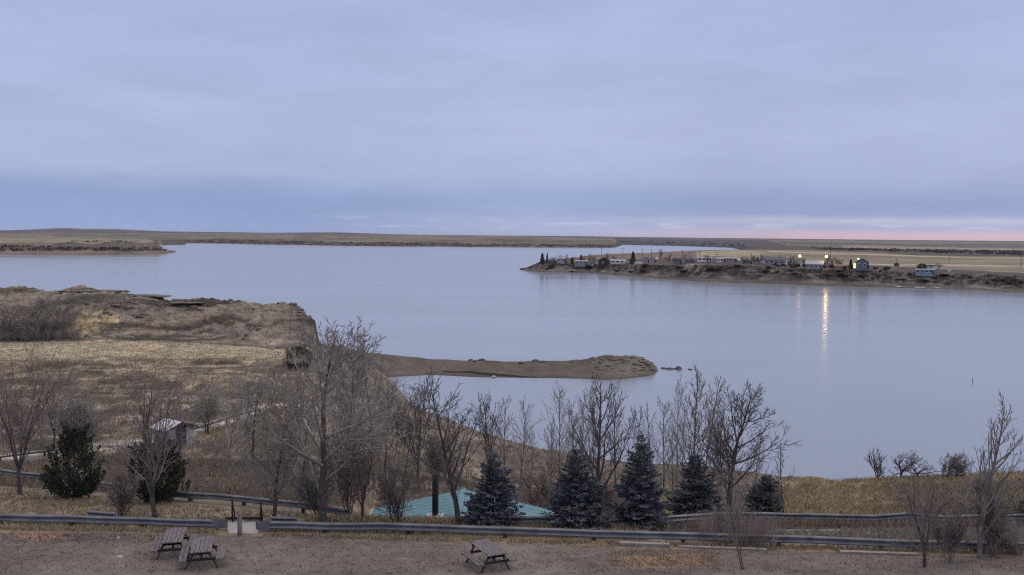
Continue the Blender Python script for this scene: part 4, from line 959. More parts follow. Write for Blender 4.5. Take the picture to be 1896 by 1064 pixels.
# ------------------------------------------------------------------ teal roofed building
def at_d(px, py, dist):
    r = ray(px, py); q = dist / math.hypot(r[0], r[1]); return Vector(EYE + r * q)
fl = at_d(690, 943, 52); fr = at_d(1024, 943, 52); pk = at_d(872, 903, 52)
ze = (fl.z + fr.z) / 2; w2 = (fr.x - fl.x) / 2; xc = (fl.x + fr.x) / 2; yb = (fl.y + fr.y) / 2; rise = pk.z - ze; yn = yb - 8.0
B0 = Vector((xc, yb - 4, ground_z(xc, yb - 4, (G,)))); gz = B0.z
bld = empty('restroom_building', B0, 0, 'low building below the bank whose teal metal gable roof shows behind the guardrail', 'building')
zl = ze - gz
mb = MB(); mb.prism([(-w2 + .5, -.6), (w2 - .5, -.6), (w2 - .5, zl - .12), (0, zl + rise * (1 - .5 / w2) - .12), (-w2 + .5, zl - .12)], -3.5, 3.5); mb.build('wall', M_cream, bld)
for s in (-1, 1):
    mb = MB(); mb.prism([(s * w2, zl), (0, zl + rise), (0, zl + rise - .08), (s * w2, zl - .08)], -4, 4)
    rf = mb.build('roof_slope', M_teal, bld)
    MB().box(min(s * w2, s * (w2 + .03)), max(s * w2, s * (w2 + .03)), -4.02, 4.02, zl - .28, zl + .015).build('fascia', M_white, rf)
for s in (-1, 1):
    sm = MB()
    for i in range(14):
        y = -3.9 + i * .6; sm.bar((s * w2, y, zl + .004), (0, y, zl + rise + .004), .025, .016)
    sm.build('standing_seams', M_teal, [c for c in bld.children if c.name.startswith('roof_slope')][0 if s < 0 else 1])
MB().bar((0, -4, zl + rise + .02), (0, 4, zl + rise + .02), .3, .03).build('ridge_cap', M_teal, bld)
pb = at_d(806, 930, 47.5); zr = gz + zl + rise * (1 - abs(pb.x - xc) / w2)
pt = z_at(806, 879, pb)
ch = MB().tube((pb.x - B0.x, pb.y - B0.y, zr - gz - .3), (pb.x - B0.x, pb.y - B0.y, pt - gz), .165, .165, 16).build('vent_pipe', M_black, bld, True)
MB().box(pb.x - B0.x - .45, pb.x - B0.x + .45, pb.y - B0.y - .35, pb.y - B0.y + .35, zr - gz - .06, zr - gz + .10).build('flashing', M_roofl, ch)

# ------------------------------------------------------------------ shed by the path
a = hit(322, 826); dS = hdist(a); 
sh0 = empty('shed', a, R(52), 'small shed with a pale gable roof beside the sloping path on the left', 'shed')
hw, hl, hh = 1.15, 1.0, z_at(322, 788, a) - a.z
MB().prism([(-hw, -.8), (hw, -.8), (hw, hh), (0, hh + .40), (-hw, hh)], -hl, hl).build('wall', M_stone, sh0)
for s in (-1, 1):
    MB().prism([(s * (hw + .22), hh - .06), (0, hh + .47), (0, hh + .40), (s * (hw + .22), hh - .13)], -hl - .2, hl + .2).build('roof_slope', M_roofw, sh0)
MB().box(-.45, .45, -hl - .03, -hl - .004, 0, 1.9).build('door', M_roofd, sh0)
MB().prism([(-hw - .22, hh - .2), (-hw - .22, hh - .05), (0, hh + .49), (hw + .22, hh - .05), (hw + .22, hh - .2), (0, hh + .3)], -hl - .23, -hl - .2).build('gable_trim', M_brown, sh0)

def railing(pts, h, label, every=2.4, name='path_railing', m=None):
    P = [hit(x, y, (G,)) for x, y in pts]; P = resample(P, 1.2); O = P[0].copy(); m = m or M_wood2
    o = empty(name, O, 0, label, 'railing')
    rb = MB()
    for p, q in zip(P[:-1], P[1:]): rb.bar(p - O + Vector((0, 0, h)), q - O + Vector((0, 0, h)), .11, .10); 
    rb.build('top_rail', m, o); acc = 99
    for p, q in zip(P[:-1], P[1:]):
        if acc >= every: MB().bar(p - O + Vector((0, 0, -.3)), p - O + Vector((0, 0, h)), .12, .12, up=(0, 1, 0)).build('post', m, o); acc = 0
        acc += (q - p).length
    p = P[-1]; MB().bar(p - O + Vector((0, 0, -.3)), p - O + Vector((0, 0, h)), .12, .12, up=(0, 1, 0)).build('post', m, o)
    return o
railing([(356, 812), (385, 802), (420, 790), (450, 780), (482, 772)], .75, 'dark wooden railing along the path climbing right of the shed')
railing([(-60, 862), (0, 856), (60, 848), (105, 842)], .35, 'low dark railing along the lower edge of the path at the far left')

# concrete edging by the road on the right
M_curb = mat('worn_concrete', (.30, .28, .26), .95, (.22, .20, .185), 2.5, .4, 20)
def strip(pts, w, h, label, name='concrete_curb', m=M_curb):
    P = resample([hit(x, y, (G,)) for x, y in pts], 1.0); mb = MB()
    for p, q in zip(P[:-1], P[1:]):
        d = (q - p); nn = Vector((d.y, -d.x, 0)).normalized() * w / 2
        mb.add([p - nn - Vector((0,0,.15)), p + nn - Vector((0,0,.15)), p + nn + Vector((0,0,h)), p - nn + Vector((0,0,h)), q - nn - Vector((0,0,.15)), q + nn - Vector((0,0,.15)), q + nn + Vector((0,0,h)), q - nn + Vector((0,0,h))],
               [(0,1,2,3),(7,6,5,4),(0,4,5,1),(1,5,6,2),(2,6,7,3),(3,7,4,0)])
    o = mb.build(name, m or M_conc); return tag(o, label, 'curb', 'concrete edging beside the road')
strip([(1147, 1009), (1200, 1011), (1240, 1012)], .22, .13, 'light concrete curb piece in front of the near guardrail, leftmost and brightest')
strip([(1256, 1013), (1330, 1016), (1420, 1019)], .18, .07, 'worn concrete curb piece behind the sparse reddish shrub')
strip([(1555, 1023), (1640, 1026), (1700, 1028)], .2, .08, 'concrete curb piece in front of the near guardrail left of the slim dark tree')
strip([(1425, 984), (1500, 984), (1556, 983)], .25, .06, 'pale curb strip between the two guardrails on the right')

# ------------------------------------------------------------------ rocks
def rock_mesh(seed, sx, sy, sz, slab=False):
    rs = np.random.default_rng(seed); bm = bmesh.new(); bmesh.ops.create_icosphere(bm, subdivisions=3, radius=1.0)
    off = rs.uniform(0, 50, 3)
    for v in bm.verts:
        c = np.array(v.co); k = .30 * float(vnoise(np.array([c[0] * 1.7 + off[0]]), np.array([c[1] * 1.7 + c[2] * 2.3 + off[1]]), seed)[0]) + .16 * float(vnoise(np.array([c[0] * 5 + off[0]]), np.array([c[1] * 5 + c[2] * 6]), seed)[0])
        c = c * (1 + k)
        if slab: c = np.sign(c) * np.abs(c) ** .55
        v.co = Vector((c[0] * sx, c[1] * sy, c[2] * sz))
    me = bpy.data.meshes.new('rock'); bm.to_mesh(me); bm.free(); return me
def rock(P, s, label, seed, m=None, name='boulder', group=None, slab=False, rz=None, cat='rock'):
    me = rock_mesh(seed, *s, slab=slab); me.materials.append(m or M_rock)
    o = bpy.data.objects.new(name, me); col.objects.link(o); o.location = P; o.rotation_euler = (0, 0, random.uniform(0, 6) if rz is None else rz)
    return tag(o, label, cat, group)
for i, (x, y, w, h, lab) in enumerate([(1229, 682, .55, .25, 'dark flat rock touching the tip of the spit'), (1241, 683, .9, .30, 'low dark double rock in the water off the spit tip'), (1256, 683, .65, .5, 'round dark rock, highest of those in the water off the spit'), (1278, 684, .45, .2, 'smallest dark rock, farthest from the tip of the spit')]):
    q = on_plane(x, y, 0); rock((q.x, q.y, -.02), (w, .7, h), lab, 200 + i, M_rockw, 'water_rock', None, False, 0)
for i, (x, y, w, h) in enumerate([(872, 667, .7, .5), (881, 668, .6, .4), (892, 667, .9, .55), (905, 669, .7, .3), (921, 671, .5, .3), (966, 672, .7, .5), (992, 668, .9, .5), (1003, 669, .8, .35), (1030, 670, .6, .25), (1060, 670, .7, .25), (1078, 669, .5, .3)]):
    q = hit(x, y, (GS,))
    if q: rock(q - Vector((0, 0, .1)), (w * .8, .5, h * .75), 'dark boulder on the ridge line of the spit, left of the rocky mound', 220 + i, M_rockw, 'boulder', 'boulders on the ridge of the spit', False, 0)
for i in range(60):
    x = random.uniform(1100, 1208); y = random.uniform(660, 687)
    q = hit(x, y, (GS,))
    if q and q.z > .25: rock(q, (random.uniform(.2, .65), random.uniform(.25, .5), random.uniform(.07, .16)), 'flat weathered rock slab on the mound at the end of the spit', 240 + i, M_rock, 'rock_slab', 'rock slabs on the mound of the spit', True, random.uniform(-.4, .4))
# cap rocks and broken ledges on the bluff
for i, (x, y, w, h, lab) in enumerate([(150, 537, 4.5, .30, 'long flat cap rock overhanging the left part of the bluff top'), (205, 535, 3.6, .35, 'rounded cap rock at the highest point of the bluff'), (262, 545, 4.2, .28, 'thin flat cap rock jutting out right of the highest point of the bluff'), (292, 546, 2.4, .25, 'end slab of the cap rock overlooking the lake'), (345, 558, 3.4, .14, 'long low slab on the bluff edge right of the jutting cap rock')]):
    q = hit(x, y + 2, (G,)); rock(q + Vector((0, .4, -.02)), (w, 1.6, h * .9), lab, 300 + i, M_rock, 'cap_rock', 'cap rocks of the bluff', True, random.uniform(-.1, .1))
for i in range(60):
    x = random.uniform(110, 575) if i % 3 else random.uniform(180, 330); y = random.uniform(548, 585 if i % 2 else 628)
    q = hit(x, y, (G,))
    if q is None or hdist(q) < 160: continue
    rock(q + Vector((0, .25, -.12)), (random.uniform(.3, 1.1), random.uniform(.4, .8), random.uniform(.15, .4)), 'broken brown rock lying on the slope of the bluff', 400 + i, M_rock, 'ledge_rock', 'broken rocks on the bluff face', True, random.uniform(-.5, .5))
for i, (x, y, lab) in enumerate([(1640, 937, 'grey rock heap on the golden knoll, left stone'), (1652, 934, 'grey rock heap on the golden knoll, right stone')]):
    q = hit(x, y, (G,)); rock(q, (.55, .3, .14), lab, 500 + i, M_rock, 'knoll_rock', None, True, 0)
a = hit(222, 1031); rock(a, (.12, .10, .06), 'pale flat stone on the dirt yard left of the paired picnic tables', 510, M_conc, 'yard_stone')
a = hit(219, 996); rock(a, (.09, .08, .06), 'small pale stone near the left guardrail on the dirt yard', 511, M_conc, 'yard_stone')
q = on_plane(914, 697, .15); rock(q, (.5, .3, .2), 'pale stone at the waterline on the near side of the spit', 512, M_conc, 'shore_stone')
q = on_plane(1801, 708, 0); o = MB().tube((0, 0, -2), (0, 0, .75), .07, .05).build('water_stake', M_wood2, None, True); o.location = q; tag(o, 'single dark stake sticking out of the water near the right edge', 'stake')

# ------------------------------------------------------------------ the settlement across the water
def house(x0, x1, ybase, ytop, wm_, rm, label, axis='x', dep=None, nwin=2, name='house', cat='house', lit=None, pitch=None, door=True, chim=False, base=None):
    xm = (x0 + x1) / 2; q = hit(xm, ybase, (GE,)); d = hdist(q)
    w = (x1 - x0) / F_PX * d; ht = z_at(xm, ytop, q) - q.z; dep = dep or min(9, w * .7); az_ = -math.atan2(q.x, q.y)
    ht = max(ht, 2.6)
    o = empty(name, q, az_, label, cat)
    rr = min(ht * .38, (w if axis == 'y' else dep) * .28) if pitch is None else pitch
    wh = ht - rr
    if axis == 'x':   # ridge across the view
        prof = [(-dep/2, -1), (dep/2, -1), (dep/2, wh), (0, ht - .1), (-dep/2, wh)]
        mb = MB(); mb.prism(prof, -w/2 + .3, w/2 - .3); mb.v = [(y, x, z) for x, y, z in mb.v]; wl = mb.build('wall', wm_, o)
        mb = MB(); mb.prism([(-dep/2 - .4, wh - .2), (0, ht), (dep/2 + .4, wh - .2), (dep/2 + .4, wh - .05), (0, ht + .17), (-dep/2 - .4, wh - .05)], -w/2, w/2); mb.v = [(y, x, z) for x, y, z in mb.v]; rf = mb.build('roof', rm, o)
    else:
        mb = MB(); mb.prism([(-w/2 + .3, -1), (w/2 - .3, -1), (w/2 - .3, wh), (0, ht - .1), (-w/2 + .3, wh)], -dep/2, dep/2); mb.build('wall', wm_, o)
        mb = MB(); mb.prism([(-w/2, wh - .2), (0, ht), (w/2, wh - .2), (w/2, wh - .03), (0, ht + .17), (-w/2, wh - .03)], -dep/2 - .4, dep/2 + .4); rf = mb.build('roof', rm, o)
    if chim: MB().box(w*.2, w*.2 + .7, -.3, .4, ht - .6, ht + .8).build('chimney', M_roofb, rf)
    for k in range(nwin):
        cx = -w/2 + w * (k + .6) / (nwin + .4); ww = min(1.0, w * .09)
        wf = MB().box(cx - ww, cx + ww, -dep/2 - .06, -dep/2 - .003, wh * .42, wh * .82).build('window', M_white, o)
        MB().box(cx - ww * .84, cx + ww * .84, -dep/2 - .09, -dep/2 - .062, wh * .47, wh * .77).build('pane', M_glass, wf)
    if door: MB().box(w * .34, w * .34 + .95, -dep/2 - .05, -dep/2 - .004, 0, min(2.1, wh * .8)).build('door', M_brown, o)
    if lit: MB().box(-w/2 - .9, -w/2 + .3, -dep/2 - .5, -dep/2 + .3, .2, wh * .8).build('lit_porch', M_litwin, o)
    return o
house(1030, 1047, 485, 475, M_lilac, M_roofl, 'pale blue cabin near the tip of the peninsula among dark junipers')
house(1064, 1088, 491, 482, M_grey, M_roofl, 'grey house with a flat pale roof near the peninsula tip', pitch=.3, nwin=3)
house(1107, 1129, 491, 476, M_brown, M_brown, 'dark brown steep roofed cabin, dark against the tan field', 'y', pitch=2.4, nwin=1)
house(1130, 1158, 488, 484, M_white, M_white, 'long low white trailer right of the dark brown cabin', pitch=.15, nwin=3, door=False, name='trailer', cat='trailer')
house(1147, 1168, 484, 477, M_white, M_roofb, 'white house with a red brown roof left of the pointed dark conifer', nwin=2)
house(1190, 1201, 486, 475, M_lilac, M_lilac, 'left of two joined pale blue gabled cabins', 'y', nwin=1)
house(1201, 1213, 486, 475, M_lilac, M_lilac, 'right of two joined pale blue gabled cabins', 'y', nwin=1)
house(1227, 1240, 484, 476, M_tan, M_tan, 'small tan house in the middle of the settlement', 'y', nwin=1)
house(1245, 1262, 489, 478, M_bluew, M_roofd, 'dark blue grey house right of the small tan house', nwin=2)
house(1291, 1318, 484, 475.5, M_white, M_roofl, 'long white house in front of the grassy fields, left of another white one', pitch=.5, nwin=3)
house(1326, 1342, 485, 477, M_white, M_roofl, 'smaller white house right of the long white house', pitch=.5, nwin=2)
house(1342, 1364, 485, 478.5, M_grey, M_roofl, 'low grey shed with a pale roof joined to the smaller white house', pitch=.2, nwin=2, name='barn', cat='shed')
house(1408, 1416, 486, 477.5, M_white, M_white, 'small white shed left of the large grey green roofed house', 'y', nwin=0, name='garden_shed', cat='shed', door=False)
house(1416, 1452, 491, 475, M_grey, M_roofg, 'large house with a long grey green roof left of the first yellow light', nwin=4, chim=True)
house(1449, 1460, 490, 478, M_white, M_roofg, 'white gable wing at the right end of the large grey green roofed house', 'y', nwin=1, name='house_wing', cat='house wing')
house(1492, 1523, 498, 482.5, M_grey, M_roofl, 'house with a pale grey roof between the two yellow lights', nwin=4)
house(1480, 1487, 493, 488, M_white, M_white, 'small white box shed under the first yellow light', 'y', nwin=0, name='garden_shed', cat='shed', door=False, pitch=.2)
house(1585, 1608, 497, 478, M_bluew, M_bluew, 'blue gabled house with a lit yellow porch at its left side', 'y', nwin=2, lit=True)
house(1697, 1728, 507, 499.5, M_tealw, M_tealw, 'turquoise mobile home on the bank at the right', pitch=.2, nwin=4, name='mobile_home', cat='mobile home')
house(1718, 1731, 499, 491.5, M_white, M_roofd, 'white camper trailer behind the turquoise mobile home', pitch=.2, nwin=1, name='camper_trailer', cat='trailer', door=False)
house(1754, 1761, 502, 498, M_white, M_white, 'tiny white shed right of the camper trailer at the field edge', 'y', nwin=0, name='garden_shed', cat='shed', door=False, pitch=.2)
house(1268, 1285, 487, 480, M_grey, M_roofd, 'small grey house with a dark roof left of the long white house', nwin=2)
house(1092, 1101, 492, 485, M_cream, M_roofd, 'small cream shed between the grey flat roofed house and the dark brown cabin', 'y', nwin=1, name='garden_shed', cat='shed')
house(1463, 1475, 495, 487, M_brown, M_roofd, 'small dark brown house between the white gable wing and the first yellow light', nwin=1)
house(1545, 1561, 498, 490, M_tan, M_roofb, 'small tan house between the brightest light and the blue gabled house', nwin=2)
house(1375, 1392, 489, 483, M_grey, M_roofd, 'low dark roofed house behind the thin trees right of the field edge tank', nwin=2)
for x, y, lab in ((1216, 483, 'white round tank in the middle of the settlement right of the joined blue cabins'), (1368, 486, 'white round tank right of the low grey shed at the field edge')):
    q = hit(x, y, (GE,)); o = empty('storage_tank', q, 0, lab, 'tank'); MB().ball((0, 0, 1.5), 1.0, 14, 9).build('tank_body', M_white, o, True)
    for s in (-1, 1): MB().box(s * .6 - .1, s * .6 + .1, -.3, .3, -.6, 1.0).build('leg', M_grey, o)
for x, y, lab in ((1182, 489, 'white tarped boat on land beside the pointed conifer'), (1107, 490, 'small white boat at the left wall of the dark brown cabin')):
    q = hit(x, y, (GE,)); o = empty('covered_boat', q, 0, lab, 'boat'); s = 1.0 if x > 1150 else .35
    MB().prism([(-2.6*s, .9), (-2.2*s, .3), (2.0*s, .3), (3.2*s, 1.1), (1.2*s, 1.9), (-2.2*s, 1.5)], -1, 1).build('hull', M_roofw, o)
    MB().box(-1.2*s, 1.2*s, -.5, .5, -.3, .32).build('trailer_frame', M_grey, o)
# yard lights
def lamp(x, ybase, ylamp, m, r_, label):
    q = hit(x, ybase, (GE,)); zt = z_at(x, ylamp, q) - q.z
    o = empty('yard_light', q, 0, label, 'lamp')
    MB().tube((0, .3, -.5), (0, .3, zt + .2), .12, .08).build('pole', M_wood2, o)
    MB().tube((0, .3, zt), (0, -.4, zt + r_ * .6), .05, .05, 6).build('arm', M_grey, o)
    MB().ball((0, -.25, zt + .1), r_ * 1.35, 14, 9).build('lamp_halo', M_glow, o, True)  # glowing ball added behind the bulb to imitate its halo
    MB().ball((0, -.3 - r_ * 1.5, zt - .1), r_ * .5, 12, 8).build('bulb', m, o, True)
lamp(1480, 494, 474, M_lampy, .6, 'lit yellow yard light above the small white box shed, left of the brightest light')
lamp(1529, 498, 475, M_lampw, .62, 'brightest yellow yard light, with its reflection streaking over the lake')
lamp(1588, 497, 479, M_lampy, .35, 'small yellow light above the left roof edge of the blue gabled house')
# power poles
def pole(x, yb, yt, label, arm=True, name='utility_pole', dist=None):
    q = hit(x, yb, (GE,)) if dist is None else None
    if q is None: return
    h = z_at(x, yt, q) - q.z; o = empty(name, q, 0, label, 'utility pole', 'utility poles across the water')
    MB().tube((0, 0, -1), (0, 0, h), .17, .11, 8).build('pole_shaft', M_wood2, o)
    if arm: MB().box(-.9, .9, -.06, .06, h - .8, h - .65).build('crossarm', M_wood2, o)
for x, yb, yt, lab in ((1114, 482, 458, 'first utility pole from the peninsula tip, above the dark brown cabin'), (1153, 480, 458, 'utility pole standing over the white house with a red brown roof'), (1189, 480, 460, 'utility pole at the left of the joined pale blue cabins'), (1206, 481, 461, 'utility pole behind the joined pale blue cabins'),
                       (1221, 480, 462, 'utility pole beside the forked bare tree in mid settlement'), (1263, 482, 462, 'utility pole above the dark blue grey house'), (1277, 482, 465, 'shorter utility pole between the dark house and the long white house'), (1295, 480, 464, 'utility pole behind the left end of the long white house'),
                       (1326, 480, 468, 'short utility pole behind the smaller white house'), (1537, 492, 455, 'tall thin utility pole just right of the brightest yellow light'), (1660, 492, 478, 'utility pole in the field with a small dark bush at its foot'), (1757, 488, 474, 'utility pole in the field right of the camper trailer'), (1890, 496, 472, 'utility pole in the field at the right frame edge')):
    pole(x, yb, yt, lab)
# far trees and conifers of the settlement
ft = []
def far_tree(x, yb, yt, w, kind, label, group, seed, m=None, surf=(GE,)):
    q = hit(x, yb, surf)
    if q is None: return
    h = z_at(x, yt, q) - q.z; wd = w / F_PX * hdist(q)
    key = (kind, seed % 3)
    for k, o, h0, w0 in ft:
        if k == key: return copy_thing(o, q, random.uniform(0, 6.28), (wd / w0, wd / w0, h / h0), label, group)
    nm = {'conifer': 'conifer_tree', 'bare': 'bare_tree', 'bush': 'bush'}[kind]
    o = empty(nm, q, 0, label, nm.split('_')[0] if kind == 'bush' else 'tree', group)
    if kind == 'bare':
        (v1, f1), (v2, f2) = tree_mesh('spread', 900 + seed % 3, h, wd, .20, .05, .55)
        mesh_np('trunk', v1, f1, M_twig_dark, o); mesh_np('crown', v2, f2, M_twig, o)
    else:
        rs = np.random.default_rng(950 + seed % 3); n = 900; t = rs.uniform(0, 1, n); a = rs.uniform(0, 6.28, n)
        pr = (1 - t) ** .9 if kind == 'conifer' else np.sqrt(np.clip(1 - (t * 1.9 - .9) ** 2, 0, 1))
        rr = wd / 2 * pr * rs.uniform(.2, 1.2, n); c = np.stack([np.cos(a) * rr, np.sin(a) * rr, t * h], 1)
        dd = np.stack([np.cos(a), np.sin(a), rs.uniform(-.3, .8, n)], 1); dd /= np.linalg.norm(dd, axis=1, keepdims=True)
        v, f = leaf_fans(c, dd, rs.uniform(.3, .7, n) * min(1, h / 4), rs, .6)
        MB().tube((0, 0, -.5), (0, 0, h * .8), .15, .03, 6).build('trunk', M_twig_dark, o); mesh_np('crown', v, f, M_juniper if kind == 'conifer' else M_twig_dark, o)
    ft.append((key, o, h, wd)); return o
lone = [(1004, 488, 469, 9, 'conifer', 'dark juniper at the very tip of the peninsula bluff'), (1172, 489, 466, 11, 'conifer', 'tall pointed dark conifer between the white house and the tarped boat'), (1224, 482, 459, 11, 'bare', 'forked bare tree with a flat crown in the middle of the settlement'),
        (1575, 497, 480, 7, 'conifer', 'small dark conifer left of the lit porch of the blue gabled house'), (1707, 499, 488, 14, 'bush', 'round dark bush left of the camper trailer'), (1738, 499, 486, 14, 'bare', 'bare tree right of the camper trailer'), (1660, 493, 487, 8, 'bush', 'small dark bush at the foot of a utility pole in the field')]
for i, (x, a_, b_, w, k, lab) in enumerate(lone): far_tree(x, a_, b_, w, k, lab, None, i)
for i, x in enumerate([1013, 1020, 1027, 1036, 1048, 1059, 1061, 1076, 1081, 1092, 1100]):
    k = 'conifer' if i in (0, 5, 7) else 'bare'
    far_tree(x, 486 + (i % 3), 468 + (i * 7 % 9), 10 if k == 'bare' else 5, k, 'dark juniper near the tip of the peninsula' if k == 'conifer' else 'small bare tree near the tip of the peninsula', 'trees at the tip of the peninsula' if k == 'bare' else 'junipers at the tip of the peninsula', i + 1)
for i, x in enumerate([1392, 1397, 1402, 1407, 1384, 1412, 1466, 1472, 1490, 1463, 1486, 1532, 1541, 1526, 1548, 1556, 1268, 1280, 1310, 1377, 1240, 1100, 1124, 1136]):
    far_tree(x, 489 + (3 if x > 1450 else 0) - (4 if x < 1300 else 0), 466 + (i * 5 % 11) + (4 if x > 1450 else 0), 9 + i % 4 * 2, 'bare', 'small bare tree among the houses of the settlement', 'bare trees among the houses', i)
rs_ = random.Random(5)
for i in range(45):
    x = rs_.uniform(1010, 1890); yb = np.interp(x, [1010, 1100, 1300, 1400, 1500, 1600, 1700, 1896], [494, 496, 494, 496, 503, 506, 512, 517]) + rs_.uniform(-5, 9)
    hgt = rs_.uniform(1.5, 4.5); far_tree(x, yb, yb - hgt, rs_.uniform(4, 14), 'bush', 'dark brush clump on the bank of the peninsula', 'brush clumps on the peninsula bank', i)
for i in range(22):
    x = rs_.uniform(1375, 1650); yb = np.interp(x, [1375, 1500, 1650], [487, 495, 499]) + rs_.uniform(-1, 2)
    far_tree(x, yb, yb - rs_.uniform(3, 6), rs_.uniform(5, 10), 'bush', 'dark hedge bush beside the settlement houses', 'bushes beside the houses', i)
# trees and brush of the left headland and the far shore: far off masses
def brush_mass(name, label, regions, surf, m, size, cat='brush'):
    rs = np.random.default_rng(3); V = []; Fc = []; base = 0
    for (x0, x1, y0f, y1f, n, s) in regions:
        for _ in range(n):
            x = rs.uniform(x0, x1); ya = np.interp(x, *y0f); yb = np.interp(x, *y1f); q = hit(x, rs.uniform(ya, yb), surf)
            if q is None: continue
            m_ = 14; a = rs.uniform(0, 6.28, m_); r_ = s * rs.uniform(.2, 1, m_); c = np.stack([q.x + np.cos(a) * r_ * 1.4, q.y + np.sin(a) * r_, q.z + rs.uniform(-.3, .6, m_) * s * .7], 1)
            dd = np.stack([np.cos(a), np.sin(a), rs.uniform(.2, 1.2, m_)], 1); dd /= np.linalg.norm(dd, axis=1, keepdims=True)
            v, f = leaf_fans(c, dd, rs.uniform(.5, 1, m_) * s * .6, rs, .6); V.append(v); Fc.append(f + base); base += len(v)
    o = mesh_np(name, np.concatenate(V), np.concatenate(Fc), m); return tag(o, label, cat, kind='stuff')
brush_mass('headland_brush', 'dark brush along the foot of the far left headland', [(95, 300, ([0, 400], [457, 458]), ([0, 400], [463.5, 464.5]), 150, 2.0), (0, 95, ([0, 400], [455, 458]), ([0, 400], [464, 464.5]), 50, 2.5), (110, 320, ([0, 400], [445, 445]), ([0, 400], [450, 450]), 40, 2.0)], (GC,), M_bark, 3)
brush_mass('bank_brush', 'fine grey brown brush covering the bank of the peninsula', [(1010, 1890, ([1010, 1100, 1300, 1400, 1500, 1600, 1700, 1896], [487, 490, 491, 493, 498, 500, 505, 511]), ([1010, 1100, 1300, 1400, 1500, 1600, 1700, 1896], [496, 498, 508, 511, 517, 520, 524, 530]), 900, .9)], (GE,), M_bark, .9)
brush_mass('shore_brush', 'dark brush belt along the far shore of the lake', [(345, 1140, ([345, 1140], [444, 454]), ([345, 500, 700, 1140], [449.5, 451.5, 454.5, 457.5]), 420, 3.0), (1150, 1380, ([1150, 1380], [446, 450]), ([1150, 1380], [452.5, 459]), 120, 4), (1500, 1896, ([1500, 1896], [459, 466]), ([1500, 1896], [461, 473]), 200, 4)], (GH,), M_twig_dark, 5)
# pale floating docks pulled up at the waterline
for i, (x, y, w) in enumerate([(1664, 531, 8), (1699, 532.5, 9), (1709, 533, 3), (1735, 533.5, 8)]):
    q = on_plane(x, y, .25); w_ = w / F_PX * hdist(q)
    o = empty('floating_dock', q, 0, ['pale dock section at the waterline, leftmost of the four', 'widest pale dock section at the waterline below the turquoise mobile home', 'smallest pale dock piece at the waterline', 'pale dock section at the waterline, rightmost of the four'][i], 'dock', 'dock sections pulled up on the shore')
    MB().box(-w_/2, w_/2, -1.2, 1.2, .12, .3).build('deck', M_white, o); MB().box(-w_/2 + .2, w_/2 - .2, -1, 1, -.4, .118).build('float', M_grey, o)

# ------------------------------------------------------------------ dry grass, undergrowth, litter
PATHP = [(-900, 890), (-10, 848), (100, 829), (240, 813), (300, 806), (400, 777), (470, 752), (560, 738), (570, 752), (490, 765), (410, 794), (350, 814), (200, 834), (60, 856), (-900, 900)]
def scatter(name, label, cat, regions, hmin, hmax, blades, cols, matl, seed, wid=.012, surf=(G,)):
    rs = np.random.default_rng(seed); pts = []; sc = []; cc = []
    for poly, n, c, hs in regions:
        xs = [p[0] for p in poly]; ys = [p[1] for p in poly]; k = 0
        X_ = rs.uniform(min(xs), max(xs), n * 3); Y_ = rs.uniform(min(ys), max(ys), n * 3); ok = inpoly(X_, Y_, poly) & ~inpoly(X_, Y_, PATHP)
        for x, y in list(zip(X_[ok], Y_[ok]))[:n]:
            q = hit(float(x), float(y), surf)
            if q is not None and q.z > .15: pts.append(tuple(q)); sc.append(hs); cc.append(c)
    P = np.array(pts); sc = np.array(sc); cc = np.array(cc); n = len(P)
    P = np.repeat(P, blades, 0); s = np.repeat(sc, blades); c = np.repeat(cc, blades, 0); m = len(P)
    dscale = np.clip(np.hypot(P[:, 0], P[:, 1]) / 45, 1, 4)
    P[:, :2] += rs.normal(0, .07, (m, 2)) * dscale[:, None]; a = rs.uniform(0, 6.28, m); ln = rs.uniform(hmin, hmax, m) * s
    lean = rs.normal(0, .35, (m, 2)) * ln[:, None]; w = wid * dscale * rs.uniform(.6, 1.4, m)
    sx = np.stack([np.cos(a) * w, np.sin(a) * w, np.zeros(m)], 1); top = P + np.concatenate([lean, ln[:, None]], 1); midp = P + np.concatenate([lean * .3, ln[:, None] * .55], 1)
    low = P.copy(); low[:, 2] -= .05
    V = np.stack([low - sx, low + sx, midp + sx * .8, top, midp - sx * .8], 1).reshape(-1, 3); idx = np.arange(m * 5).reshape(-1, 5)
    c = c * rs.uniform(.55, 1.35, (m, 1)); c = np.repeat(c, 5, 0)
    o = mesh_np(name, V, idx, matl, colors=np.clip(c, 0, 1)); return tag(o, label, cat, kind='stuff')
bm_ = bpy.data.materials.new('dry_blades'); bm_.use_nodes = True; keep = nt; nt = bm_.node_tree
a_ = N('ShaderNodeAttribute', attribute_name='cover'); L(a_.outputs['Color'], nt.nodes['Principled BSDF'].inputs['Base Color']); nt.nodes['Principled BSDF'].inputs['Roughness'].default_value = .9
nt = keep
gd = (.44, .37, .25); gb = (.26, .215, .165); gg = (.30, .27, .225); gr = (.24, .16, .125)
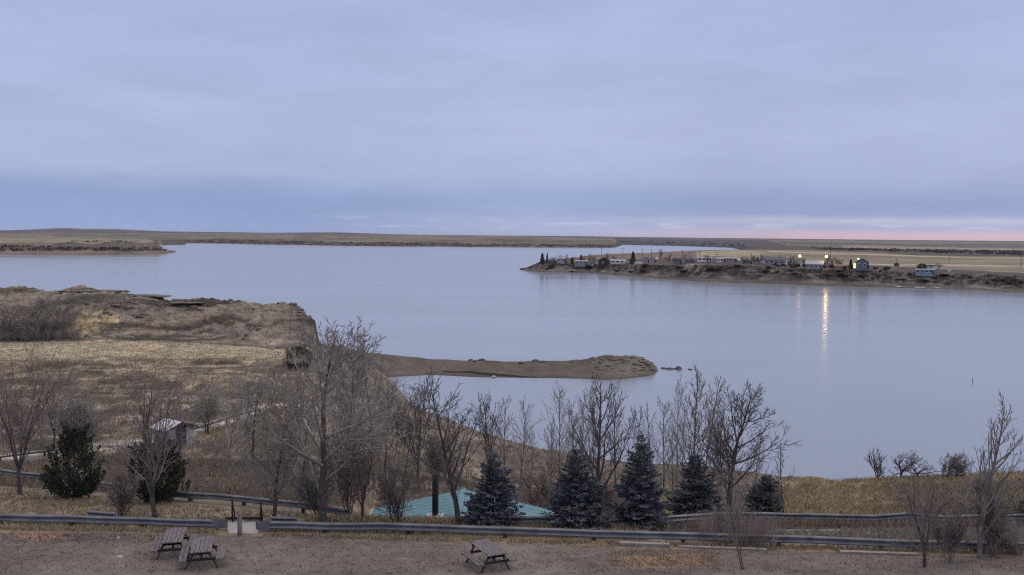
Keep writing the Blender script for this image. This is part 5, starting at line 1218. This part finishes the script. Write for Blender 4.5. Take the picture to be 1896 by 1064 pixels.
scatter('dry_grass', 'dry golden grass on the slopes, verges and knoll', 'grass', [
 ([(-160, 634), (300, 631), (450, 643), (530, 652), (525, 664), (200, 668), (-160, 668)], 4000, (.47, .41, .30), .6),
 ([(-160, 668), (540, 664), (600, 800), (450, 900), (-160, 830)], 6000, gb, .8),
 ([(390, 775), (500, 765), (500, 830), (400, 830)], 1500, gd, 1.1),
 ([(1440, 955), (1450, 885), (1500, 883), (2080, 872), (2080, 965)], 9000, (.42, .345, .225), .75),
 ([(1640, 900), (2080, 890), (2080, 965), (1680, 960)], 3000, gg, .9),
 ([(-160, 958), (400, 972), (400, 980), (-160, 968)], 900, gd, .6), ([(-160, 974), (400, 983), (400, 988), (-160, 979)], 900, gd, .45),
 ([(490, 975), (700, 978), (1200, 990), (1200, 1000), (700, 986), (490, 984)], 3000, gd, .75), ([(490, 989), (1200, 1006), (2080, 1024), (2080, 1032), (1200, 1012), (490, 994)], 3600, (.36, .29, .2), .4),
 ([(560, 966), (1240, 985), (1240, 960), (660, 958)], 5200, (.46, .39, .27), .9),
 ([(1230, 978), (2080, 980), (2080, 1010), (1230, 1000)], 3500, gg, .5), ([(1230, 968), (2080, 968), (2080, 978), (1230, 980)], 2200, gb, 1.0),
 ([(-160, 890), (640, 960), (640, 975), (-160, 950)], 2600, (.34, .28, .18), .4), ([(-160, 835), (650, 860), (650, 940), (-160, 890)], 6500, gb, 1.0),
 ([(700, 800), (1450, 880), (1450, 960), (700, 960)], 3500, gb, .9), ([(1232, 905), (1250, 905), (1254, 966), (1228, 966)], 1400, (.62, .55, .34), 1.6)], .16, .42, 5, None, bm_, 21)
scatter('yard_litter', 'short dry stubble and leaf litter on the dirt yard', 'litter', [
 ([(-160, 980), (400, 990), (1200, 1012), (2080, 1035), (2080, 1064), (-160, 1064)], 3500, (.27, .22, .18), 1.0),
 ([(-160, 980), (400, 990), (1200, 1012), (2080, 1035), (2080, 1064), (-160, 1064)], 500, (.10, .085, .075), 1.0),
 ([(-160, 985), (300, 990), (300, 1005), (-160, 1005)], 500, gr, 1.2), ([(1130, 1018), (1330, 1018), (1330, 1050), (1130, 1050)], 900, (.38, .28, .2), 1.2)], .02, .07, 3, None, bm_, 22, .014)
def undergrowth(name, label, regions, seed, matl):
    rs = np.random.default_rng(seed); V = []; Fc = []; P = []; Hh = []
    for poly, n, hh in regions:
        xs = [p[0] for p in poly]; ys = [p[1] for p in poly]
        X_ = rs.uniform(min(xs), max(xs), n * 3); Y_ = rs.uniform(min(ys), max(ys), n * 3); ok = inpoly(X_, Y_, poly) & ~inpoly(X_, Y_, PATHP)
        for x, y in list(zip(X_[ok], Y_[ok]))[:n]:
            q = hit(float(x), float(y), (G,))
            if q is not None and q.z > .3: P.append(tuple(q)); Hh.append(hh)
    P = np.array(P); Hh = np.array(Hh); k = 7; p = np.repeat(P, k, 0); h = np.repeat(Hh, k) * rs.uniform(.4, 1.2, len(p)); n = len(p)
    p[:, :2] += rs.normal(0, .18, (n, 2)); th = np.abs(rs.normal(0, .38, n)); a = rs.uniform(0, 6.28, n)
    d = np.stack([np.sin(th) * np.cos(a), np.sin(th) * np.sin(a), np.cos(th)], 1); p[:, 2] -= .05
    ds = np.clip(np.hypot(p[:, 0], p[:, 1]) / 50, 1, 3)
    s0 = grow(rs, p, d, h, 3, .12, .04, .007 * ds, .004 * ds)
    q = children(rs, *s0, h, 5, .3, .95, 38, 12, .45, .2); s1 = grow(rs, q[0], q[1], q[2], 2, .12, .05, np.repeat(.005 * ds, 5), np.repeat(.003 * ds, 5))
    v, f = tubes([s0, s1], [3, 3]); o = mesh_np(name, v, f, matl); return tag(o, label, 'undergrowth', kind='stuff')
undergrowth('undergrowth', 'grey leafless undergrowth filling the slope behind the trees', [
 ([(440, 690), (560, 650), (720, 700), (760, 780), (860, 850), (860, 955), (640, 955), (480, 930), (430, 800)], 430, 1.2),
 ([(0, 690), (440, 700), (440, 800), (0, 840)], 130, .9), ([(0, 605), (130, 600), (150, 632), (0, 634)], 200, 1.8), ([(200, 830), (500, 800), (560, 930), (340, 915)], 230, .7), ([(860, 880), (1440, 900), (1440, 960), (860, 960)], 220, 1.1),
 ([(1640, 985), (1896, 985), (1896, 1030), (1640, 1025)], 60, .6), ([(560, 610), (620, 640), (740, 665), (730, 700), (560, 660)], 110, 1.0), ([(120, 545), (560, 565), (590, 650), (300, 632), (120, 632)], 260, .5)], 31, M_twig)
undergrowth('red_undergrowth', 'reddish twiggy undergrowth around the tree feet', [
 ([(440, 860), (860, 880), (860, 958), (440, 945)], 150, .9), ([(1120, 930), (1160, 930), (1160, 975), (1120, 975)], 60, 1.1), ([(430, 690), (700, 690), (700, 860), (430, 860)], 90, 1.1), ([(1640, 960), (1860, 960), (1860, 1030), (1640, 1030)], 30, .7), ([(1290, 985), (1430, 985), (1430, 1020), (1290, 1010)], 120, .9)], 32, M_twig_red)
